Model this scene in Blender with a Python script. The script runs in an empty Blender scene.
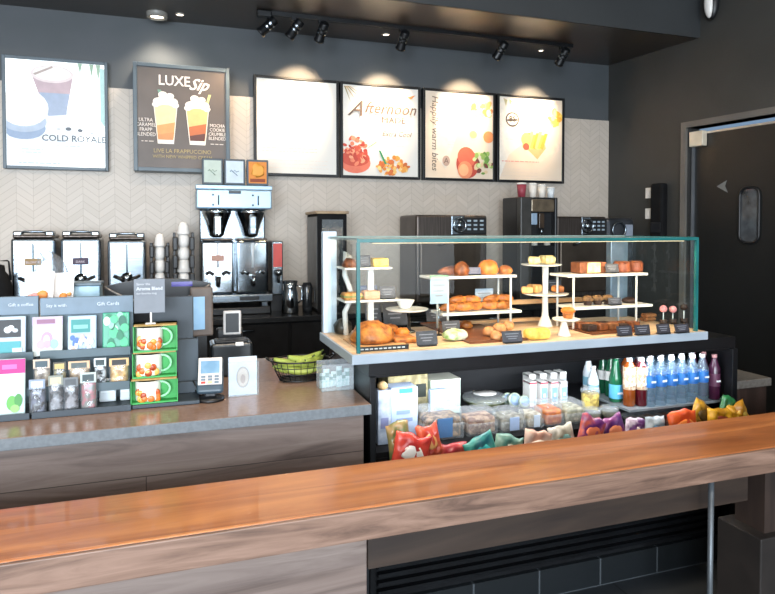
import bpy, bmesh, math, random
from mathutils import Vector, Matrix, noise, Euler
random.seed(7)
C = bpy.context.scene.collection
PI = math.pi
R = math.radians

# ------------------------------------------------------------------ camera
F_PX = 625.0; YAW = R(18.7); PITCH = R(1.5); HV = 229.0; EYE = 1.55
CY = HV + F_PX*math.tan(PITCH)          # principal point row
cam_d = bpy.data.cameras.new('camera'); cam = bpy.data.objects.new('camera', cam_d); C.objects.link(cam)
cam.location = (0, 0, EYE)
cam.rotation_euler = Euler((PI/2 - PITCH, 0, -YAW), 'XYZ')
cam_d.sensor_width = 36; cam_d.sensor_fit = 'HORIZONTAL'
cam_d.lens = F_PX/775*36
cam_d.shift_x = 0; cam_d.shift_y = -(297.0 - CY)/775
cam_d.clip_start = 0.05; cam_d.clip_end = 100
bpy.context.scene.camera = cam
_f = Vector((math.sin(YAW)*math.cos(PITCH), math.cos(YAW)*math.cos(PITCH), -math.sin(PITCH)))
_r = Vector((math.cos(YAW), -math.sin(YAW), 0))
_u = _r.cross(_f)
def ray(u, v): return _f + _r*((u-387.5)/F_PX) + _u*((CY-v)/F_PX)
def P(u, v, Y):
    d = ray(u, v); return Vector((0, 0, EYE)) + d*(Y/d.y)
def PZ(u, v, z):
    d = ray(u, v); return Vector((0, 0, EYE)) + d*((z-EYE)/d.z)
def xat(u, Y, v=300): return P(u, v, Y).x
def zat(u, v, Y): return P(u, v, Y).z

# ------------------------------------------------------------------ materials
def lin(c):
    if isinstance(c, str):
        c = c.lstrip('#'); c = [int(c[i:i+2], 16)/255 for i in (0, 2, 4)]
    return tuple(((x+0.055)/1.055)**2.4 if x > 0.04045 else x/12.92 for x in c) + (1,)
_mats = {}
def pm(name, c, c2=None, rough=.5, metal=0, scale=12, bump=0, stretch=(1, 1, 1), detail=3, spec=.5, trans=0, emit=None, estr=0, coat=0, alpha=1, sharp=(.35, .65), bscale=None):
    if name in _mats: return _mats[name]
    m = bpy.data.materials.new(name); m.use_nodes = True; nt = m.node_tree; N = nt.nodes; L = nt.links
    b = N['Principled BSDF']
    b.inputs['Roughness'].default_value = rough; b.inputs['Metallic'].default_value = metal
    b.inputs['Specular IOR Level'].default_value = spec
    b.inputs['Transmission Weight'].default_value = trans
    b.inputs['Coat Weight'].default_value = coat
    b.inputs['Alpha'].default_value = alpha
    c1 = lin(c); cc2 = lin(c2) if c2 else tuple(x*.82 for x in c1[:3]) + (1,)
    tc = N.new('ShaderNodeTexCoord'); mp = N.new('ShaderNodeMapping'); mp.inputs['Scale'].default_value = stretch
    L.new(tc.outputs['Object'], mp.inputs['Vector'])
    nz = N.new('ShaderNodeTexNoise'); nz.inputs['Scale'].default_value = scale; nz.inputs['Detail'].default_value = detail
    L.new(mp.outputs['Vector'], nz.inputs['Vector'])
    rp = N.new('ShaderNodeValToRGB'); rp.color_ramp.elements[0].position = sharp[0]; rp.color_ramp.elements[1].position = sharp[1]
    rp.color_ramp.elements[0].color = cc2; rp.color_ramp.elements[1].color = c1
    L.new(nz.outputs['Fac'], rp.inputs['Fac']); L.new(rp.outputs['Color'], b.inputs['Base Color'])
    if bump:
        bp = N.new('ShaderNodeBump'); bp.inputs['Strength'].default_value = bump; bp.inputs['Distance'].default_value = .01
        if bscale:
            n2 = N.new('ShaderNodeTexNoise'); n2.inputs['Scale'].default_value = bscale; n2.inputs['Detail'].default_value = 3
            L.new(mp.outputs['Vector'], n2.inputs['Vector']); L.new(n2.outputs['Fac'], bp.inputs['Height'])
        else: L.new(nz.outputs['Fac'], bp.inputs['Height'])
        L.new(bp.outputs['Normal'], b.inputs['Normal'])
    if emit:
        b.inputs['Emission Color'].default_value = lin(emit); b.inputs['Emission Strength'].default_value = estr
    _mats[name] = m
    return m
def col(c, rough=.5, metal=0, **k):
    nm = 'paint_%s_%d_%d' % (c.strip('#'), int(rough*100), int(metal*100))
    return pm(nm, c, rough=rough, metal=metal, scale=20, sharp=(.2, .8), **k) if nm not in _mats else _mats[nm]

def wood(name, base, dark, light, axis='X', scale=1.0, rough=.3, plank=None, off=None, coat=0, seam=.35, spec=.5):
    """planks laid along an axis with drawn-out grain"""
    m = bpy.data.materials.new(name); m.use_nodes = True; nt = m.node_tree; N = nt.nodes; L = nt.links
    b = N['Principled BSDF']; b.inputs['Roughness'].default_value = rough; b.inputs['Coat Weight'].default_value = coat; b.inputs['Specular IOR Level'].default_value = spec
    tc = N.new('ShaderNodeTexCoord'); mp = N.new('ShaderNodeMapping')
    s = {'X': (.8, 9, 9), 'Y': (9, .8, 9), 'Z': (9, 9, .8)}[axis]
    mp.inputs['Scale'].default_value = tuple(x*scale for x in s)
    L.new(tc.outputs['Object'], mp.inputs['Vector'])
    vec = mp.outputs['Vector']
    if plank:
        # random offset for each plank: brick texture drives colour and seams
        mb = N.new('ShaderNodeMapping')
        mb.inputs['Rotation'].default_value = plank.get('rot', (0, 0, 0)); mb.inputs['Location'].default_value = plank.get('loc', (0, 0, 0))
        L.new(tc.outputs['Object'], mb.inputs['Vector'])
        br = N.new('ShaderNodeTexBrick'); br.inputs['Scale'].default_value = 1
        br.inputs['Brick Width'].default_value = plank['w']; br.inputs['Row Height'].default_value = plank['h']
        br.inputs['Mortar Size'].default_value = plank.get('gap', .0015); br.inputs['Mortar Smooth'].default_value = 0
        br.inputs['Color1'].default_value = (0, 0, 0, 1); br.inputs['Color2'].default_value = (1, 1, 1, 1); br.inputs['Mortar'].default_value = (.5, .5, .5, 1)
        br.offset = .37
        L.new(mb.outputs['Vector'], br.inputs['Vector'])
        ad = N.new('ShaderNodeVectorMath'); ad.operation = 'MULTIPLY_ADD'
        L.new(br.outputs['Color'], ad.inputs[0]); ad.inputs[1].default_value = (7, 7, 7); L.new(mp.outputs['Vector'], ad.inputs[2])
        vec = ad.outputs[0]
    nz = N.new('ShaderNodeTexNoise'); nz.inputs['Scale'].default_value = 2.2; nz.inputs['Detail'].default_value = 6; nz.inputs['Roughness'].default_value = .62; nz.inputs['Distortion'].default_value = 1.1
    L.new(vec, nz.inputs['Vector'])
    rp = N.new('ShaderNodeValToRGB'); e = rp.color_ramp.elements
    e[0].position = .3; e[0].color = lin(dark); e[1].position = .72; e[1].color = lin(light)
    k = e.new(.5); k.color = lin(base)
    L.new(nz.outputs['Fac'], rp.inputs['Fac'])
    out = rp.outputs['Color']
    if plank:
        mx = N.new('ShaderNodeMix'); mx.data_type = 'RGBA'; mx.blend_type = 'MULTIPLY'; mx.inputs[0].default_value = 1
        r2 = N.new('ShaderNodeValToRGB'); r2.color_ramp.elements[0].color = (plank.get('lo', .72),)*3 + (1,); r2.color_ramp.elements[1].color = (plank.get('hi', 1.15),)*3 + (1,)
        L.new(br.outputs['Color'], r2.inputs['Fac']); L.new(out, mx.inputs[6]); L.new(r2.outputs['Color'], mx.inputs[7])
        m2 = N.new('ShaderNodeMix'); m2.data_type = 'RGBA'
        L.new(br.outputs['Fac'], m2.inputs[0]); L.new(mx.outputs[2], m2.inputs[6]); m2.inputs[7].default_value = tuple(x*seam for x in lin(dark)[:3]) + (1,)
        out = m2.outputs[2]
    L.new(out, b.inputs['Base Color'])
    bp = N.new('ShaderNodeBump'); bp.inputs['Strength'].default_value = .12; bp.inputs['Distance'].default_value = .004
    L.new(nz.outputs['Fac'], bp.inputs['Height']); L.new(bp.outputs['Normal'], b.inputs['Normal'])
    return m

def glassy(name, tint=(1, 1, 1), refl=.9, rough=0.0, base=.04, opac=0.0, colr=None):
    """thin pane: clear with fresnel reflection"""
    m = bpy.data.materials.new(name); m.use_nodes = True; nt = m.node_tree; N = nt.nodes; L = nt.links
    N.remove(N['Principled BSDF']); o = N['Material Output']
    tr = N.new('ShaderNodeBsdfTransparent'); tr.inputs['Color'].default_value = tint + (1,)
    gl = N.new('ShaderNodeBsdfGlossy'); gl.inputs['Roughness'].default_value = rough
    fr = N.new('ShaderNodeFresnel'); fr.inputs['IOR'].default_value = 1.45
    gm = N.new('ShaderNodeNewGeometry'); iv = N.new('ShaderNodeMath'); iv.operation = 'SUBTRACT'; iv.inputs[0].default_value = refl; L.new(gm.outputs['Backfacing'], iv.inputs[1]); iv.use_clamp = True
    ml = N.new('ShaderNodeMath'); ml.operation = 'MULTIPLY'; L.new(iv.outputs[0], ml.inputs[1])
    L.new(fr.outputs['Fac'], ml.inputs[0])
    mx = N.new('ShaderNodeMixShader'); L.new(ml.outputs[0], mx.inputs['Fac']); L.new(tr.outputs[0], mx.inputs[1]); L.new(gl.outputs[0], mx.inputs[2])
    last = mx
    if opac:
        df = N.new('ShaderNodeBsdfDiffuse'); nz = N.new('ShaderNodeTexNoise'); nz.inputs['Scale'].default_value = 30
        rp = N.new('ShaderNodeValToRGB'); c = lin(colr or '#dfe6ea'); rp.color_ramp.elements[0].color = tuple(x*.8 for x in c[:3]) + (1,); rp.color_ramp.elements[1].color = c
        L.new(nz.outputs['Fac'], rp.inputs['Fac']); L.new(rp.outputs['Color'], df.inputs['Color'])
        m2 = N.new('ShaderNodeMixShader'); m2.inputs['Fac'].default_value = opac
        L.new(mx.outputs[0], m2.inputs[1]); L.new(df.outputs[0], m2.inputs[2]); last = m2
    L.new(last.outputs[0], o.inputs['Surface'])
    return m

def tile_wall():
    """cream herringbone tile: chevron rows folded about each column"""
    m = bpy.data.materials.new('herringbone_tile'); m.use_nodes = True; nt = m.node_tree; N = nt.nodes; L = nt.links
    b = N['Principled BSDF']; b.inputs['Roughness'].default_value = .42
    tc = N.new('ShaderNodeTexCoord'); sx = N.new('ShaderNodeSeparateXYZ'); L.new(tc.outputs['Object'], sx.inputs[0])
    def mt(op, a, bb=None, c=None):
        n = N.new('ShaderNodeMath'); n.operation = op
        for i, q in enumerate((a, bb, c)):
            if q is None: continue
            if isinstance(q, (int, float)): n.inputs[i].default_value = q
            else: L.new(q, n.inputs[i])
        return n.outputs[0]
    cw = .11; rh = .055
    xs = mt('DIVIDE', sx.outputs['X'], cw)
    tri = mt('PINGPONG', xs, 1.0)                     # 0..1..0
    v = mt('ADD', sx.outputs['Z'], mt('MULTIPLY', tri, cw*.75))
    row = mt('DIVIDE', v, rh)
    fr = mt('FRACT', row)
    l1 = mt('LESS_THAN', fr, .07)
    fx = mt('FRACT', xs); l2 = mt('LESS_THAN', fx, .025)
    line = mt('MAXIMUM', l1, l2)
    cell = N.new('ShaderNodeCombineXYZ'); L.new(mt('FLOOR', xs), cell.inputs[0]); L.new(mt('FLOOR', row), cell.inputs[1])
    wn = N.new('ShaderNodeTexWhiteNoise'); wn.noise_dimensions = '2D'; L.new(cell.outputs[0], wn.inputs['Vector'])
    rp = N.new('ShaderNodeValToRGB'); rp.color_ramp.elements[0].color = lin('#b5ab9f'); rp.color_ramp.elements[1].color = lin('#bdb3a8')
    L.new(wn.outputs['Value'], rp.inputs['Fac'])
    mx = N.new('ShaderNodeMix'); mx.data_type = 'RGBA'; L.new(line, mx.inputs[0]); L.new(rp.outputs['Color'], mx.inputs[6]); mx.inputs[7].default_value = lin('#a3998e')
    L.new(mx.outputs[2], b.inputs['Base Color'])
    bp = N.new('ShaderNodeBump'); bp.inputs['Strength'].default_value = .3; bp.inputs['Distance'].default_value = .002; bp.invert = True
    L.new(line, bp.inputs['Height']); L.new(bp.outputs['Normal'], b.inputs['Normal'])
    return m

def grid_tile(name, c1, c2, grout, w, h, rough=.4, rot=(0, 0, 0), off=0.5, gap=.004):
    m = bpy.data.materials.new(name); m.use_nodes = True; nt = m.node_tree; N = nt.nodes; L = nt.links
    b = N['Principled BSDF']; b.inputs['Roughness'].default_value = rough
    tc = N.new('ShaderNodeTexCoord'); mp = N.new('ShaderNodeMapping'); mp.inputs['Rotation'].default_value = rot
    L.new(tc.outputs['Object'], mp.inputs['Vector'])
    br = N.new('ShaderNodeTexBrick'); br.inputs['Scale'].default_value = 1; br.offset = off
    br.inputs['Brick Width'].default_value = w; br.inputs['Row Height'].default_value = h; br.inputs['Mortar Size'].default_value = gap
    br.inputs['Color1'].default_value = lin(c1); br.inputs['Color2'].default_value = lin(c2); br.inputs['Mortar'].default_value = lin(grout)
    L.new(mp.outputs['Vector'], br.inputs['Vector']); L.new(br.outputs['Color'], b.inputs['Base Color'])
    return m

# ------------------------------------------------------------------ mesh builder
class MB:
    def __init__(s): s.bm = bmesh.new(); s.mi = 0; s.mats = []
    def use(s, m):
        if m not in s.mats: s.mats.append(m)
        s.mi = s.mats.index(m); return s
    def _tag(s, faces, smooth=False):
        for f in faces: f.material_index = s.mi; f.smooth = smooth
    def box(s, x0, x1, y0, y1, z0, z1, bevel=0, mat=None, seg=2, mtx=None):
        if mat: s.use(mat)
        t = bmesh.new()
        bmesh.ops.create_cube(t, size=1)
        bmesh.ops.scale(t, vec=(abs(x1-x0), abs(y1-y0), abs(z1-z0)), verts=t.verts)
        if bevel:
            bmesh.ops.bevel(t, geom=list(t.edges), offset=min(bevel, abs(x1-x0)*.45, abs(y1-y0)*.45, abs(z1-z0)*.45), segments=seg, profile=.5, affect='EDGES')
        bmesh.ops.translate(t, vec=((x0+x1)/2, (y0+y1)/2, (z0+z1)/2), verts=t.verts)
        return s.merge(t, mtx, smooth=False)
    def merge(s, t, mtx=None, smooth=False):
        if mtx is not None: bmesh.ops.transform(t, matrix=mtx, verts=t.verts)
        bmesh.ops.recalc_face_normals(t, faces=t.faces)
        vm = {}
        for v in t.verts: vm[v] = s.bm.verts.new(v.co)
        for f in t.faces:
            try:
                g = s.bm.faces.new([vm[v] for v in f.verts]); g.material_index = s.mi; g.smooth = smooth or f.smooth
            except ValueError: pass
        t.free(); return s
    def lathe(s, prof, c=(0, 0, 0), seg=20, mat=None, mtx=None, smooth=True, cap=True):
        if mat: s.use(mat)
        t = bmesh.new(); rings = []
        for r, z in prof:
            if r < 1e-5: rings.append([t.verts.new((0, 0, z))])
            else: rings.append([t.verts.new((r*math.cos(2*PI*i/seg), r*math.sin(2*PI*i/seg), z)) for i in range(seg)])
        for a, b in zip(rings, rings[1:]):
            for i in range(seg):
                j = (i+1) % seg
                if len(a) == 1 and len(b) == 1: continue
                if len(a) == 1: t.faces.new((a[0], b[i], b[j]))
                elif len(b) == 1: t.faces.new((a[i], a[j], b[0]))
                else: t.faces.new((a[i], a[j], b[j], b[i]))
        if cap:
            for rg in (rings[0], rings[-1]):
                if len(rg) > 2:
                    try: t.faces.new(rg)
                    except ValueError: pass
        for f in t.faces: f.smooth = smooth and len(f.verts) <= 4
        bmesh.ops.translate(t, vec=c, verts=t.verts)
        return s.merge(t, mtx)
    def cyl(s, p0, p1, r0, r1=None, seg=14, mat=None, smooth=True):
        if mat: s.use(mat)
        r1 = r0 if r1 is None else r1
        p0 = Vector(p0); p1 = Vector(p1); d = p1-p0
        q = d.to_track_quat('Z', 'Y').to_matrix().to_4x4()
        return s.lathe([(r0, 0), (r1, d.length)], seg=seg, mtx=Matrix.Translation(p0) @ q, smooth=smooth)
    def tube(s, pts, r, seg=8, mat=None, closed=False, radii=None):
        if mat: s.use(mat)
        t = bmesh.new(); pts = [Vector(p) for p in pts]; n = len(pts); rings = []
        up = Vector((0, 0, 1)); prev = None
        for i, p in enumerate(pts):
            if closed: d = pts[(i+1) % n]-pts[i-1]
            else: d = pts[min(i+1, n-1)]-pts[max(i-1, 0)]
            d.normalize()
            if prev is None:
                a = up if abs(d.dot(up)) < .95 else Vector((1, 0, 0))
                a = (a-d*a.dot(d)).normalized()
            else: a = (prev-d*prev.dot(d)).normalized()
            prev = a; b = d.cross(a); rr = radii[i] if radii else r
            rings.append([t.verts.new(p+(a*math.cos(2*PI*k/seg)+b*math.sin(2*PI*k/seg))*rr) for k in range(seg)])
        m = n if closed else n-1
        for i in range(m):
            A = rings[i]; B = rings[(i+1) % n]
            for k in range(seg):
                f = t.faces.new((A[k], A[(k+1) % seg], B[(k+1) % seg], B[k])); f.smooth = True
        if not closed: t.faces.new(rings[0]); t.faces.new(rings[-1])
        return s.merge(t)
    def poly(s, pts, mat=None, depth=None, dirv=(0, -1, 0)):
        """flat polygon given as 3D points; optional thickness along dirv"""
        if mat: s.use(mat)
        t = bmesh.new(); vs = [t.verts.new(p) for p in pts]; f = t.faces.new(vs)
        if depth:
            r = bmesh.ops.extrude_face_region(t, geom=[f])
            bmesh.ops.translate(t, vec=Vector(dirv)*depth, verts=[g for g in r['geom'] if isinstance(g, bmesh.types.BMVert)])
        return s.merge(t)
    def lump(s, c, size, amp=.12, freq=3, mat=None, sub=3, seed=0, flat=0, mtx=None):
        if mat: s.use(mat)
        t = bmesh.new(); bmesh.ops.create_icosphere(t, subdivisions=sub, radius=1)
        o = Vector((seed*3.7, seed*1.3, seed*2.1))
        for v in t.verts:
            n = noise.noise(v.co*freq+o)*amp
            v.co *= 1+n
            if flat and v.co.z < -flat: v.co.z = -flat
            v.co = Vector((v.co.x*size[0], v.co.y*size[1], v.co.z*size[2]))
        for f in t.faces: f.smooth = True
        M = Matrix.Translation(c)
        return s.merge(t, M @ mtx if mtx is not None else M, smooth=True)
    def text(s, body, size, loc, mat=None, shear=0, align='CENTER', rot=None, depth=.0015, sx=1, bold=0):
        if mat: s.use(mat)
        cu = bpy.data.curves.new('txt', 'FONT'); cu.body = body; cu.size = size; cu.align_x = align; cu.shear = shear; cu.extrude = depth/2; cu.resolution_u = 2
        if bold: cu.offset = bold
        ob = bpy.data.objects.new('txt', cu); me = bpy.data.meshes.new_from_object(ob)
        t = bmesh.new(); t.from_mesh(me)
        bpy.data.objects.remove(ob); bpy.data.curves.remove(cu); bpy.data.meshes.remove(me)
        M = Matrix.Translation(loc) @ (rot.to_matrix().to_4x4() if rot else Matrix.Identity(4)) @ Matrix.Rotation(PI/2, 4, 'X') @ Matrix.Diagonal((sx, 1, 1, 1))
        return s.merge(t, M)
    def build(s, name, parent=None, loc=None, mat=None, rz=0):
        if mat: s.mats = [mat] if not s.mats else s.mats
        me = bpy.data.meshes.new(name)
        s.bm.to_mesh(me); s.bm.free()
        for m in s.mats: me.materials.append(m)
        o = bpy.data.objects.new(name, me); C.objects.link(o)
        if parent: o.parent = parent
        if loc is not None: o.location = loc
        if rz: o.rotation_euler = (0, 0, rz)
        return o
def tag(o, label, cat, group=None, kind=None):
    o['label'] = label; o['category'] = cat
    if group: o['group'] = group
    if kind: o['kind'] = kind
    return o
def thing(name, label, cat, loc=(0, 0, 0), rz=0, group=None):
    o = bpy.data.objects.new(name, None); C.objects.link(o); o.empty_display_size = .05
    o.location = loc; o.rotation_euler = (0, 0, rz)
    return tag(o, label, cat, group)
def struct(name, mb, mat=None):
    o = mb.build(name, mat=mat); o['kind'] = 'structure'; return o
def dup(root, loc, rz=None, label=None, scale=None):
    r = root.copy(); C.objects.link(r); r.location = loc
    if rz is not None: r.rotation_euler = (0, 0, rz)
    if label: r['label'] = label
    if scale: r.scale = scale if hasattr(scale, '__len__') else (scale,)*3
    for ch in list(root.children):
        c = ch.copy(); C.objects.link(c); c.parent = r
        for g in list(ch.children):
            d = g.copy(); C.objects.link(d); d.parent = c
    return r
ORD = ['first', 'second', 'third', 'fourth', 'fifth', 'sixth', 'seventh', 'eighth', 'ninth', 'tenth', 'eleventh', 'twelfth', 'thirteenth', 'fourteenth']

# shared materials
black_metal = pm('black_metal', '#15171a', '#0e0f11', rough=.35, metal=.3, scale=8)
black_plastic = pm('black_plastic', '#17181b', '#101114', rough=.4, scale=15)
matte_black = pm('matte_black', '#131416', '#0c0c0e', rough=.8, scale=10, spec=.2)
steel = pm('brushed_steel', '#8f989f', '#767f87', rough=.24, metal=1, scale=3, stretch=(1, 1, 40))
chrome = pm('chrome', '#aab2b8', '#8d959b', rough=.1, metal=1, scale=4)
dark_steel = pm('dark_steel', '#5d5550', '#463f3b', rough=.35, metal=.8, scale=3, stretch=(30, 1, 1))
white_gloss = pm('white_ceramic', '#f0eeea', '#e2dfda', rough=.25, scale=8)
white_paper = pm('white_paper', '#f2f1ee', '#e6e5e2', rough=.7, scale=25)
slate_card = pm('slate_card', '#4a4a52', '#3b3b42', rough=.6, scale=30)
rack_grey = pm('rack_grey', '#54666f', '#47585f', rough=.45, scale=5)
rack_dark = pm('rack_dark', '#39444d', '#2c353d', rough=.5, scale=5)
tan_board = pm('tan_board', '#d9a878', '#c08e5e', rough=.45, scale=4, stretch=(1, 12, 1))
plastic_clear = glassy('clear_plastic', (.95, .97, .98), .9, .03, opac=.16, colr='#e8eef2')
water_clear = glassy('bottle_plastic', (.86, .93, .97), 1.0, .02, opac=.10, colr='#bcd6e8')
bag_clear = glassy('clear_bag', (.93, .95, .97), 1.2, .08, opac=.12, colr='#dfe5ea')
pane_glass = glassy('case_glass', (.965, .99, .985), .8, 0.0)
teal_edge = pm('glass_edge_teal', '#1f6f6e', '#175a59', rough=.2, scale=6, spec=.8)
crust = pm('golden_crust', '#cf8038', '#7d3f18', rough=.45, scale=30, bump=.3)
crust_dark = pm('brown_crust', '#98532a', '#552a12', rough=.5, scale=35, bump=.3)
crust_orange = pm('orange_bun', '#ec8a35', '#c8641c', rough=.4, scale=25, bump=.25)
crumb_pale = pm('pale_crumb', '#e8d6a2', '#cdb277', rough=.7, scale=40, bump=.3)
lemon = pm('lemon_loaf', '#eccb68', '#cf9b3c', rough=.55, scale=30, bump=.2)
choc = pm('chocolate_crumb', '#3c2318', '#26140d', rough=.6, scale=45, bump=.4)
# ------------------------------------------------------------------ setting
BY = 5.2; SZ = 3.167; SY = 4.22; CX = P(608, 150, BY).x; TILE_Z = 2.62
paint_dark = pm('dark_wall_paint', '#484c50', '#43484b', rough=.6, scale=3)
soffit_warm_paint = pm('soffit_warm_paint', '#3d352e', '#352e28', rough=.28, scale=2, spec=.8)  # warm reflected light on the underside put into this brown
black_wall = pm('charcoal_wall', '#3a3a38', '#343432', rough=.55, scale=2)
floor_m = grid_tile('floor_tile', '#34373a', '#2e3134', '#1b1c1e', .45, .45, rough=.45, off=0)
m = MB(); m.box(-4.5, 8, -4.5, 5.4, -.1, 0, mat=floor_m); struct('floor', m)
m = MB(); m.box(-4.5, CX+.02, BY, BY+.15, 0, 4.3, mat=paint_dark); struct('wall_back', m)
m = MB(); m.box(-4.5, CX-.001, BY-.012, BY-.0005, .9, TILE_Z, mat=tile_wall()); o = struct('trim_1', m)
# right wall runs 8 degrees off square
RA = R(8); rd = Vector((math.sin(RA), -math.cos(RA), 0)); rn = Vector((-math.cos(RA), -math.sin(RA), 0))   # along, towards room
RC = Vector((CX, BY, 0))
RM = Matrix(((rd.x, -rn.x, 0, RC.x), (rd.y, -rn.y, 0, RC.y), (0, 0, 1, 0), (0, 0, 0, 1)))  # local x = along wall, local -y = into room
RROT = math.atan2(rd.y, rd.x)
def rwall(s, d=0, z=0): return RC + rd*s + rn*d + Vector((0, 0, z))
def wall_s(u):
    "distance along the right wall at an image column"
    d = ray(u, 229); a = d.x; b = d.y
    # RC + rd*s parallel to (a,b): (CX+rd.x s)*b = (BY+rd.y s)*a
    return (BY*a - CX*b)/(rd.x*b - rd.y*a)
def wall_z(u, v):
    s_ = wall_s(u); p = rwall(s_); d = ray(u, v); return EYE + d.z*(p.y/d.y)
RS0 = wall_s(686.5); RS1 = wall_s(776.5); DT = wall_z(768, 121)
def rbox(m, s0, s1, d0, d1, z0, z1, mat=None, bevel=0):
    # box in wall coordinates, d towards the room
    m.box(s0, s1, -d1, -d0, z0, z1, bevel=bevel, mat=mat, mtx=RM); return m
m = MB(); m.use(black_wall)
rbox(m, -.1, RS0, -.15, 0, 0, 4.3); rbox(m, RS1+.06, 9.9, -.15, 0, 0, 4.3); rbox(m, RS0, RS1+.06, -.15, 0, DT+.05, 4.3)
struct('wall_right', m)
frame_m = pm('door_frame_grey', '#6c6862', '#625e59', rough=.5, scale=4)
m = MB(); m.use(frame_m)
rbox(m, RS0-.05, RS0+.0, -.14, .025, 0, DT+.05); rbox(m, RS1+.06, RS1+.11, -.14, .025, 0, DT+.05); rbox(m, RS0-.05, RS1+.11, -.14, .025, DT+.05, DT+.1)
struct('trim_2', m)
# soffit
m = MB(); m.box(-4.5, 6.5, SY, BY-.001, SZ, 4.3, mat=soffit_warm_paint)
struct('ceiling', m)
m = MB(); m.box(-4.5, 6.5, SY-.02, SY-.0005, SZ-.002, 4.099, mat=pm('soffit_face', '#303335', '#2b2e30', rough=.6, scale=2)); struct('trim_3', m)
m = MB(); m.box(-4.5, 8, -4.5, SY-.021, 4.1, 4.25, mat=pm('upper_ceiling', '#8b8d8f', '#7f8183', rough=.7, scale=2)); o = struct('ceiling_front', m)
shop_paint = pm('cafe_wall_paint', '#8a837a', '#7d766e', rough=.6, scale=2)
m = MB(); m.box(-4.6, -4.5, -4.5, 5.4, 0, 4.3, mat=shop_paint); struct('wall_left', m)
# storefront wall with tall windows behind the camera
m = MB(); m.use(shop_paint)
m.box(-4.5, 8, -4.6, -4.5, 0, .45); m.box(-4.5, 8, -4.6, -4.5, 3.3, 4.3)
for x0, x1 in ((-4.5, -4.1), (-1.5, -1.25), (1.35, 1.6), (4.2, 4.45), (7.05, 8)): m.box(x0, x1, -4.6, -4.5, .45, 3.3)
struct('wall_front', m)
for i, (x0, x1) in enumerate(((-4.1, -1.5), (-1.25, 1.35), (1.6, 4.2), (4.45, 7.05))):
    m = MB(); m.use(black_metal)
    for a, b in ((x0, x0+.05), (x1-.05, x1), ((x0+x1)/2-.025, (x0+x1)/2+.025)): m.box(a, b, -4.56, -4.5, .45, 3.3)
    for a, b in ((.45, .5), (3.25, 3.3), (2.4, 2.44)): m.box(x0, x1, -4.56, -4.5, a, b)
    w = struct('window_%d' % (i+1), m)
    g = MB(); g.box(x0+.04, x1-.04, -4.535, -4.53, .48, 3.27, mat=pane_glass); g.build('pane', w)

# swing door: dark slab with a rounded vision window, hung in the frame
door_black = pm('door_black', '#181919', '#141515', rough=.4, scale=2)
m = MB(); m.use(door_black); rbox(m, RS0+.035, RS1-.005, -.1, -.055, .01, DT-.01, bevel=.004)
door = struct('door_1', m)
m = MB(); m.use(pm('door_edge_alu', '#d9cfc4', '#c4bbb1', rough=.3, metal=.7, scale=3))
rbox(m, RS0+.035, RS1, -.06, -.05, DT-.012, DT+.005); rbox(m, RS1-.004, RS1+.014, -.075, -.04, .01, DT+.005)
m.build('edge_trim', door)
m = MB(); m.use(pm('jamb_strip', '#878b90', '#74787d', rough=.35, metal=.6, scale=3)); rbox(m, RS0+.018, RS0+.032, -.07, -.03, .01, DT-.06); m.build('jamb_strip', door)
m = MB(); m.use(pm('pivot_plate', '#e6dcc8', '#cfc5b0', rough=.4, metal=.3, scale=6)); 
s0 = wall_s(687); s1 = wall_s(700); rbox(m, RS0+.02, s1+.02, -.05, .01, wall_z(690, 147), wall_z(690, 132), bevel=.006); m.build('pivot_plate', door)
def rr(s0, s1, z0, z1, r, n=6):
    pts = []
    for cx, cz, a0 in ((s1-r, z1-r, 0), (s0+r, z1-r, 90), (s0+r, z0+r, 180), (s1-r, z0+r, 270)):
        for k in range(n+1):
            a = R(a0+90*k/n); pts.append((cx+r*math.cos(a), cz+r*math.sin(a)))
    return pts
vs0, vs1, vz0, vz1 = wall_s(735.5), wall_s(755), wall_z(748, 243), wall_z(748, 187)
m = MB(); m.tube([RM @ Vector((a, .046, b)) for a, b in rr(vs0, vs1, vz0, vz1, .06)], .011, mat=black_plastic, closed=True); vw = m.build('window_gasket', door)
m = MB(); m.use(pm('vision_glass', '#4c5054', '#1c1e20', rough=.06, scale=7, spec=.9, sharp=(.4, .6)))
m.poly([RM @ Vector((a, .052, b)) for a, b in rr(vs0, vs1, vz0, vz1, .06)]); m.build('vision_glass', vw)
m = MB(); m.use(pm('glare_silver', '#8d9496', '#777e80', rough=.35, metal=.4, scale=6))
a0, a1, az = wall_s(712), wall_s(722), wall_z(716, 186)
m.poly([RM @ Vector(p) for p in ((a0, .053, az), (a1, .053, az+.045), (a1-.015, .053, az), (a1+.01, .053, az-.055))], depth=.003, dirv=rn)
m.build('arrow_glare', door)  # pale arrow is a glare reflection on the door, drawn as a flat shape

# right wall fittings
def plate(u0, u1, v0, v1, label):
    s0, s1 = wall_s(u0), wall_s(u1); z0, z1 = wall_z(u0, v1), wall_z(u0, v0); sc = (s0+s1)/2
    t = thing('switch_plate', label, 'switch plate', rwall(sc, 0, (z0+z1)/2), RROT, 'wall plates beside the door')
    w = (s1-s0)/2; h = (z1-z0)/2
    m = MB(); m.box(-w, w, -.008, -.0005, -h, h, bevel=.004, mat=white_gloss); m.build('cover', t)
    m = MB(); m.box(-w*.35, w*.35, -.015, -.007, -h*.5, h*.5, bevel=.003, mat=white_gloss); m.build('rocker', t)
plate(645.5, 651.5, 188, 198.5, 'dim white wall plate, upper of the two left of the black dispenser')
plate(645.5, 651.5, 208.5, 219, 'bright white wall plate, lower of the two left of the black dispenser')
s0, s1 = wall_s(655.5), wall_s(668); z0, z1 = wall_z(655, 239), wall_z(655, 184)
t = thing('towel_dispenser', 'tall black dispenser box on the dark wall left of the swing door', 'dispenser', rwall((s0+s1)/2, 0, z0), RROT)
w = (s1-s0)/2; h = z1-z0
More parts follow.
